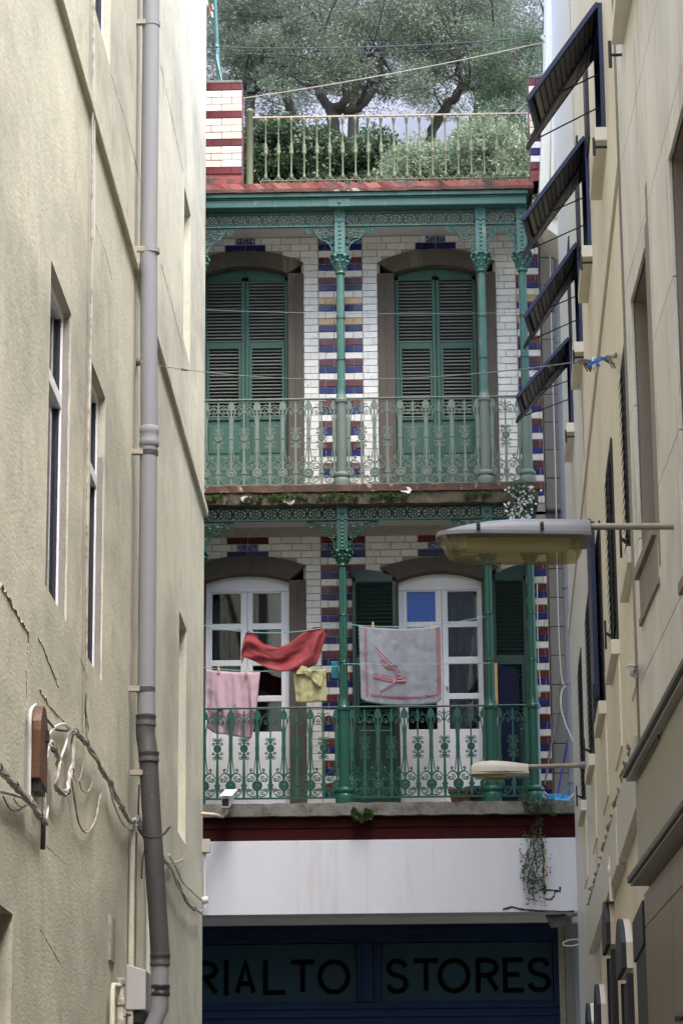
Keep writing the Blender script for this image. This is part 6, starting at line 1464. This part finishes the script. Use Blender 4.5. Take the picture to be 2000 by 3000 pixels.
# ================================================================== plants
def leaf_mat(name, c, c2, tr=.32, vary=0):
    k = 0.84; c = tuple(v * k for v in c); c2 = tuple(v * k * 1.05 for v in c2)
    return mat(name, c, c2, scale=3.5, amt=.8, rough=.5, trans=tr, lo=.35, hi=.65)
def leaves(cen, rad, n, size, asp=.35, flat=1.0, seed=0, up=.0):
    """n small lens shaped leaves, gaussian round each clump centre; returns verts, faces arrays"""
    r = np.random.default_rng(seed); k = len(cen); idx = r.integers(0, k, n); c = np.array(cen)[idx]; rd = np.array(rad)[idx]
    g = r.normal(size=(n, 3)); g /= np.maximum(np.linalg.norm(g, axis=1, keepdims=True), 1e-6); p = c + g * rd * (r.random((n, 1)) ** .45)
    d = g * .6 + r.normal(size=(n, 3)) * .8 + np.array([0, 0, up]); d /= np.linalg.norm(d, axis=1, keepdims=True)
    t = r.normal(size=(n, 3)); s = np.cross(d, t); s /= np.maximum(np.linalg.norm(s, axis=1, keepdims=True), 1e-6)
    L_ = size * (.6 + .8 * r.random((n, 1))); W_ = L_ * asp
    nn = np.cross(d, s); v = np.stack([p, p + d * L_ * .5 + s * W_ * .5 + nn * W_ * .1, p + d * L_, p + d * L_ * .5 - s * W_ * .5 + nn * W_ * .1], axis=1).reshape(-1, 3)
    return v
def leaf_obj(name, v, m_, parent, origin):
    n = len(v) // 4; me = bpy.data.meshes.new(name); v = v - np.array(origin)
    me.vertices.add(len(v)); me.vertices.foreach_set('co', v.astype(np.float32).ravel()); me.loops.add(n * 4); me.loops.foreach_set('vertex_index', np.arange(n * 4, dtype=np.int32))
    me.polygons.add(n); me.polygons.foreach_set('loop_start', np.arange(0, n * 4, 4, dtype=np.int32)); me.update(calc_edges=True); me.materials.append(m_); me.validate()
    return inst(name, me, parent, origin)
LM = {'olive': leaf_mat('olive_leaf', (0.175, 0.205, 0.135), (0.085, 0.108, 0.072)), 'olive_far': leaf_mat('grey_olive_leaf', (0.19, 0.225, 0.185), (0.12, 0.15, 0.125)), 'pine': leaf_mat('pine_needle', (0.095, 0.145, 0.075), (0.055, 0.088, 0.045)), 'bush': leaf_mat('dark_bush_leaf', (0.055, 0.088, 0.033), (0.026, 0.043, 0.018)),
      'light': leaf_mat('silver_olive_leaf', (0.235, 0.28, 0.165), (0.14, 0.185, 0.10)), 'moss': leaf_mat('moss_leaf', (0.075, 0.135, 0.025), (0.04, 0.075, 0.016)), 'vine': leaf_mat('vine_leaf', (0.09, 0.15, 0.065), (0.05, 0.09, 0.04))}
MT['bark'] = mat('dark_bark', (0.045, 0.038, 0.033), (0.026, 0.022, 0.02), scale=6, rough=.95, bump=.5, bscale=20)
def blobpts(px0, px1, py0, py1, Y, n, dep, rmin, rmax, seed, keep=None):
    r = random.Random(seed); cs = []; rs = []
    while len(cs) < n:
        px, py = r.uniform(px0, px1), r.uniform(py0, py1)
        if keep and not keep(px, py, r): continue
        p = at(px, py, Y + r.uniform(-dep, dep)); q = r.uniform(rmin, rmax); cs.append(tuple(p)); rs.append((q * 1.25, q * 1.2, q * .85))
    return cs, rs
def tree(label, limbs, clumps, Y, nleaf, size, mt, seed, asp=.28, base=None, group='olive and pine trees behind the roof terrace', cat='tree', name='olive_tree'):
    b = at(*(base or limbs[0][0][:2]), Y) if limbs or base else Vector(clumps[0][0]); gz = hill_z(b.x, Y) - .2; b = Vector((b.x, Y, min(gz, b.z)))
    t = thing(name, label, cat, b, group)
    if limbs:
        m = MB()
        for i, l in enumerate(limbs):
            P_ = [at(px, py, Y + dy) for px, py, r, dy in l]; R_ = [r * .8 for _, _, r, _ in l]
            if i == 0: P_ = [b] + P_; R_ = [R_[0] * 1.25] + R_
            # densify with a little wander
            Q = smooth_pts(P_, 5); RR = []
            for j in range(len(Q)):
                f = j / 5; a = min(int(f), len(R_) - 2); RR.append(R_[a] + (R_[a + 1] - R_[a]) * (f - a))
            Q = [q + Vector((random.gauss(0, .02), 0, random.gauss(0, .02))) for q in Q]; m.tube(Q, RR, 8)
        part('trunk', m, MT['bark'], t, smooth=True)
        # twigs reaching to the clumps
        m = MB(); ends = [at(l[-1][0], l[-1][1], Y + l[-1][3]) for l in limbs] + [at(l[len(l) // 2][0], l[len(l) // 2][1], Y + l[len(l) // 2][3]) for l in limbs]
        for c in clumps[0][::2]:
            c = Vector(c); e_ = min(ends, key=lambda q: (q - c).length)
            if (e_ - c).length < 4.2:
                mid = e_.lerp(c, .5) + Vector((random.gauss(0, .15), random.gauss(0, .15), random.gauss(0, .12) - .1)); m.tube(smooth_pts([e_, mid, c], 4), [.028 - .0022 * j for j in range(9)], 4)
        if m.v: part('branches', m, MT['bark'], t)
    leaf_obj('crown', leaves(clumps[0], clumps[1], nleaf, size, asp, seed=seed), LM[mt], t, b)
    return t
YT = 52.0
# three olives, a pine, the trees higher up behind
tree('old olive tree with a forked dark trunk behind the middle of the terrace railing', [
    [(985, 520, .20, 0), (983, 430, .17, 0), (975, 345, .16, 0), (972, 318, .16, 0)], [(972, 322, .14, 0), (945, 290, .12, 0), (925, 245, .10, .2), (905, 215, .08, .3), (880, 150, .05, .5)], [(976, 320, .12, 0), (1008, 300, .11, -.2), (1010, 240, .09, -.3), (965, 200, .07, -.4), (950, 130, .04, -.6)],
    [(985, 322, .13, 0), (1040, 318, .13, .1), (1078, 285, .11, .2), (1105, 240, .09, .3), (1120, 170, .05, .3)], [(1045, 300, .07, 0), (1080, 240, .06, -.3), (1060, 180, .04, -.5)], [(925, 250, .06, 0), (880, 240, .05, .3), (840, 190, .03, .4)]],
    blobpts(770, 1230, -120, 290, YT, 105, 1.9, .22, .46, 11, lambda x, y, r: y < 225 or r.random() < .8), YT, 62000, .072, 'olive', 1)
tree('olive tree with a leaning limb behind the left end of the terrace railing', [
    [(880, 520, .15, 0), (872, 400, .13, 0), (850, 315, .12, 0), (825, 255, .11, 0)], [(825, 258, .10, 0), (790, 205, .09, 0), (745, 175, .07, .2), (715, 140, .04, .3)], [(840, 268, .08, 0), (800, 262, .06, -.2), (750, 268, .05, -.2), (715, 278, .03, -.3)], [(800, 215, .06, 0), (790, 150, .04, .2), (800, 90, .03, .3)]],
    blobpts(590, 860, -120, 300, YT + 1.5, 70, 1.6, .22, .46, 12, lambda x, y, r: y < 225 or r.random() < .75), YT + 1.5, 42000, .072, 'olive', 2)
tree('olive tree with a slanting trunk behind the right half of the terrace railing', [
    [(1235, 520, .15, 0), (1262, 400, .13, 0), (1300, 325, .13, 0), (1338, 275, .12, 0), (1362, 235, .10, 0)], [(1340, 272, .08, 0), (1375, 258, .06, -.2), (1395, 280, .04, -.2)], [(1362, 238, .08, 0), (1400, 190, .06, .2), (1440, 140, .04, .3)], [(1355, 245, .07, 0), (1345, 180, .05, .2), (1330, 110, .03, .3)]],
    blobpts(1180, 1480, -120, 250, YT + .8, 70, 1.6, .22, .46, 13, lambda x, y, r: y < 190 or r.random() < .6), YT + .8, 42000, .072, 'olive', 3)
tree('bushy green pine right of the slanting olive tree', [[(1500, 520, .14, 0), (1490, 330, .12, 0), (1470, 220, .10, 0), (1450, 120, .06, 0)], [(1480, 250, .08, 0), (1520, 150, .08, 0), (1585, 120, .07, 0), (1640, 110, .05, 0)]],
    blobpts(1395, 1600, 85, 330, YT - 1.0, 60, 1.2, .20, .42, 14), YT - 1, 30000, .075, 'pine', 4, .16, name='pine_tree')
for k, (a, b, lb, sd) in enumerate(((560, 900, 'grey green olive crown high on the slope at the left', 21), (860, 1210, 'grey green olive crown high on the slope in the middle', 22), (1170, 1640, 'grey green olive crown high on the slope at the right', 23))):
    tree(lb, [[((a + b) / 2, 330, .16, 0), ((a + b) / 2 + 10, 200, .14, 0), ((a + b) / 2 - 5, 60, .1, 0)], [((a + b) / 2, 220, .09, 0), (a + 60, 120, .05, 0)], [((a + b) / 2, 200, .09, 0), (b - 60, 110, .05, 0)]],
         blobpts(a, b, -160, 330, YT + 9, 110, 2.2, .3, .6, sd, lambda x, y, r: not (1060 < x < 1130 and y < 45) and (y < 140 or r.random() < .45)), YT + 9, 34000, .09, 'olive_far', sd)
# shrubs behind the terrace railing
for k, (a, b, y0, y1, Y, mt, n, lb, sd) in enumerate(((700, 900, 345, 560, 46.5, 'bush', 22000, 'dark green shrub behind the left end of the terrace railing', 31), (860, 1040, 390, 560, 46.0, 'bush', 20000, 'dark green shrub behind the olive trunk', 32), (1010, 1190, 400, 560, 46.4, 'bush', 18000, 'dark green shrub behind the middle of the terrace railing', 33), (1380, 1600, 300, 560, 47.5, 'pine', 20000, 'dark green shrub at the right end of the terrace', 34),
                                                     (1120, 1330, 430, 560, 44.2, 'light', 16000, 'low pale silvery olive bush behind the right half of the terrace railing', 35), (1290, 1560, 355, 560, 43.8, 'light', 26000, 'tall pale silvery olive bush at the right of the terrace', 36))):
    kp = (lambda x, y, r, a=a, b=b, y0=y0, y1=y1: ((x - (a + b) / 2) / ((b - a) / 2)) ** 2 + ((y - y1) / (y1 - y0)) ** 2 < 1)
    tree(lb, [[((a + b) / 2, 560, .07, 0), ((a + b) / 2 + 5, (y0 + y1) / 2, .05, 0), ((a + b) / 2, y0 + 30, .02, 0)]], blobpts(a, b, y0, y1, Y, 60, .8, .14, .32, sd, kp), Y, n, .075, mt, sd, .3 if mt != 'bush' else .55, group='shrubs behind the roof terrace', cat='shrub', name='shrub')

# small growth on the house
def tuft(px, py, d, w, h, n, size, mt, label, name='moss_tuft', cat='weed', grp='weeds on the balcony edges', hang=.6, asp=.5):
    c = [tuple(F.at(px + random.uniform(-w, w), py + random.uniform(-h, h * hang), d + random.uniform(-.02, .02))) for _ in range(max(8, int(w / 2)))]
    og = F.at(px, py, d); t = thing(name, label, cat, og, grp); leaf_obj('foliage', leaves(c, [(.024, .018, .02)] * len(c), n, size, asp, seed=int(px)), LM[mt], t, og)
    m = MB()
    for q in c[:6]: m.tube([og, Vector(q)], .004, 4)
    part('stems', m, LM[mt], t); return t
for px, py, w, lb in ((624, 1455, 28, 'green weed at the left end of the upper balcony edge'), (735, 1456, 20, 'small green weed right of the bare patch on the upper balcony edge'), (850, 1452, 46, 'wide green weed between the doors on the upper balcony edge'), (985, 1452, 40, 'green weed below the middle column on the upper balcony edge'), (1120, 1449, 24, 'small weed under the right shutters on the upper balcony edge'), (1160, 1452, 22, 'drooping weed right of the small one on the upper balcony edge'), (1400, 1446, 26, 'thin weed near the second column on the upper balcony edge')):
    tuft(px, py + 2, DB - .08, w * 1.5, 5, 300 + int(w * 24), .018, 'moss', lb, hang=2.2)
for px, py in ((722, 1463), (846, 1467), (1190, 1436)):
    n = 14; c = F.at(px, py, DB - .062); v = [(c.x + .075 * math.cos(a) * random.uniform(.6, 1.1), c.y + random.uniform(-.004, .004) - .012, c.z + .045 * math.sin(a) * random.uniform(.6, 1.1)) for a in np.linspace(0, 2 * math.pi, n, endpoint=False)]
    m = MB(); m.add(v + [(p[0], p[1] + .05, p[2]) for p in v], [tuple(range(n))] + [(i, (i + 1) % n, n + (i + 1) % n, n + i) for i in range(n)]); part('bare_patch', m, MT['ceiling'], house)
tuft(1063, 2386, DB - .09, 28, 14, 900, .032, 'moss', 'green weed on the grey edge of the lower slab', hang=1)
tuft(1580, 2372, DB - .10, 44, 26, 380, .032, 'vine', 'leafy weed at the corner of the lower slab above the climber', hang=.4)
tuft(1545, 2352, DB - .05, 22, 10, 260, .03, 'vine', 'small sprig beside the base of the end column', hang=.2)
tuft(1700, 2382, DB - .02, 16, 10, 220, .03, 'vine', 'small weed where the slab meets the cream building', hang=.4)
# hanging white flowers
og = F.at(1525, 1430, DB - .02); t = thing('flower_basket', 'hanging plant with many small white flowers at the balcony end', 'flowering plant', og)
cs = []; m = MB()
for i in range(46):
    a = F.at(1525 + random.uniform(-25, 25), 1435 + random.uniform(-8, 12), DB - .03); b = F.at(random.gauss(1522, 21), random.uniform(1430, 1525), DB - .10 - random.uniform(0, .12)); mid = a.lerp(b, .5) + Vector((0, -.05, .06)); m.tube(smooth_pts([a, mid, b], 3), .003, 4); cs.append(tuple(b)); cs.append(tuple(mid))
part('stems', m, LM['vine'], t); leaf_obj('foliage', leaves(cs, [(.05, .05, .05)] * len(cs), 2200, .024, .35, seed=77), LM['vine'], t, og)
fm = MB()
for k in range(5):
    a = 2 * math.pi * k / 5; fm.add([(0, 0, 0), (.009 * math.cos(a - .5), -.003, .009 * math.sin(a - .5)), (.017 * math.cos(a), -.001, .017 * math.sin(a)), (.009 * math.cos(a + .5), -.003, .009 * math.sin(a + .5))], [(0, 1, 2, 3)])
fm.blob((0, -.003, 0), .003, .003, .003, 5, 3); MT['petal'] = mat('white_petal', (0.80, 0.82, 0.82), rough=.6, trans=.2); fme = mesh_of('flower', fm, (0, 0, 0), MT['petal'])
for i in range(125):
    p = F.at(random.gauss(1522, 23) if i % 3 else random.uniform(1478, 1562), random.uniform(1424, 1524), DB - .12 - random.uniform(0, .12)); inst('flower', fme, t, p, rot=(random.uniform(-.6, .6), 0, random.uniform(-.6, .6)), scale=(1.15,) * 3)
# climber on the white beam
og = F.at(1570, 2400, DB - .03); t = thing('climbing_plant', 'straggling green climber hanging over the right end of the white beam', 'climbing plant', og)
cs = []; m = MB()
for pts in ([(1575, 2370), (1568, 2440), (1562, 2480), (1572, 2540), (1560, 2600), (1565, 2640)], [(1578, 2380), (1585, 2460), (1592, 2520), (1590, 2570), (1600, 2600)], [(1565, 2400), (1555, 2470), (1540, 2520), (1532, 2560)], [(1570, 2500), (1550, 2560), (1545, 2600)]):
    q = smooth_pts([F.at(a, b, DB - .03) for a, b in pts], 5); m.tube(q, .005, 4)
    for p in q[2:]:
        for _ in range(2): cs.append((p.x + random.gauss(0, .045), p.y - random.uniform(0, .05), p.z + random.gauss(0, .03)))
part('stems', m, MT['bark'], t); leaf_obj('foliage', leaves(cs, [(.03, .02, .03)] * len(cs), 800, .034, .45, seed=78), LM['vine'], t, og)
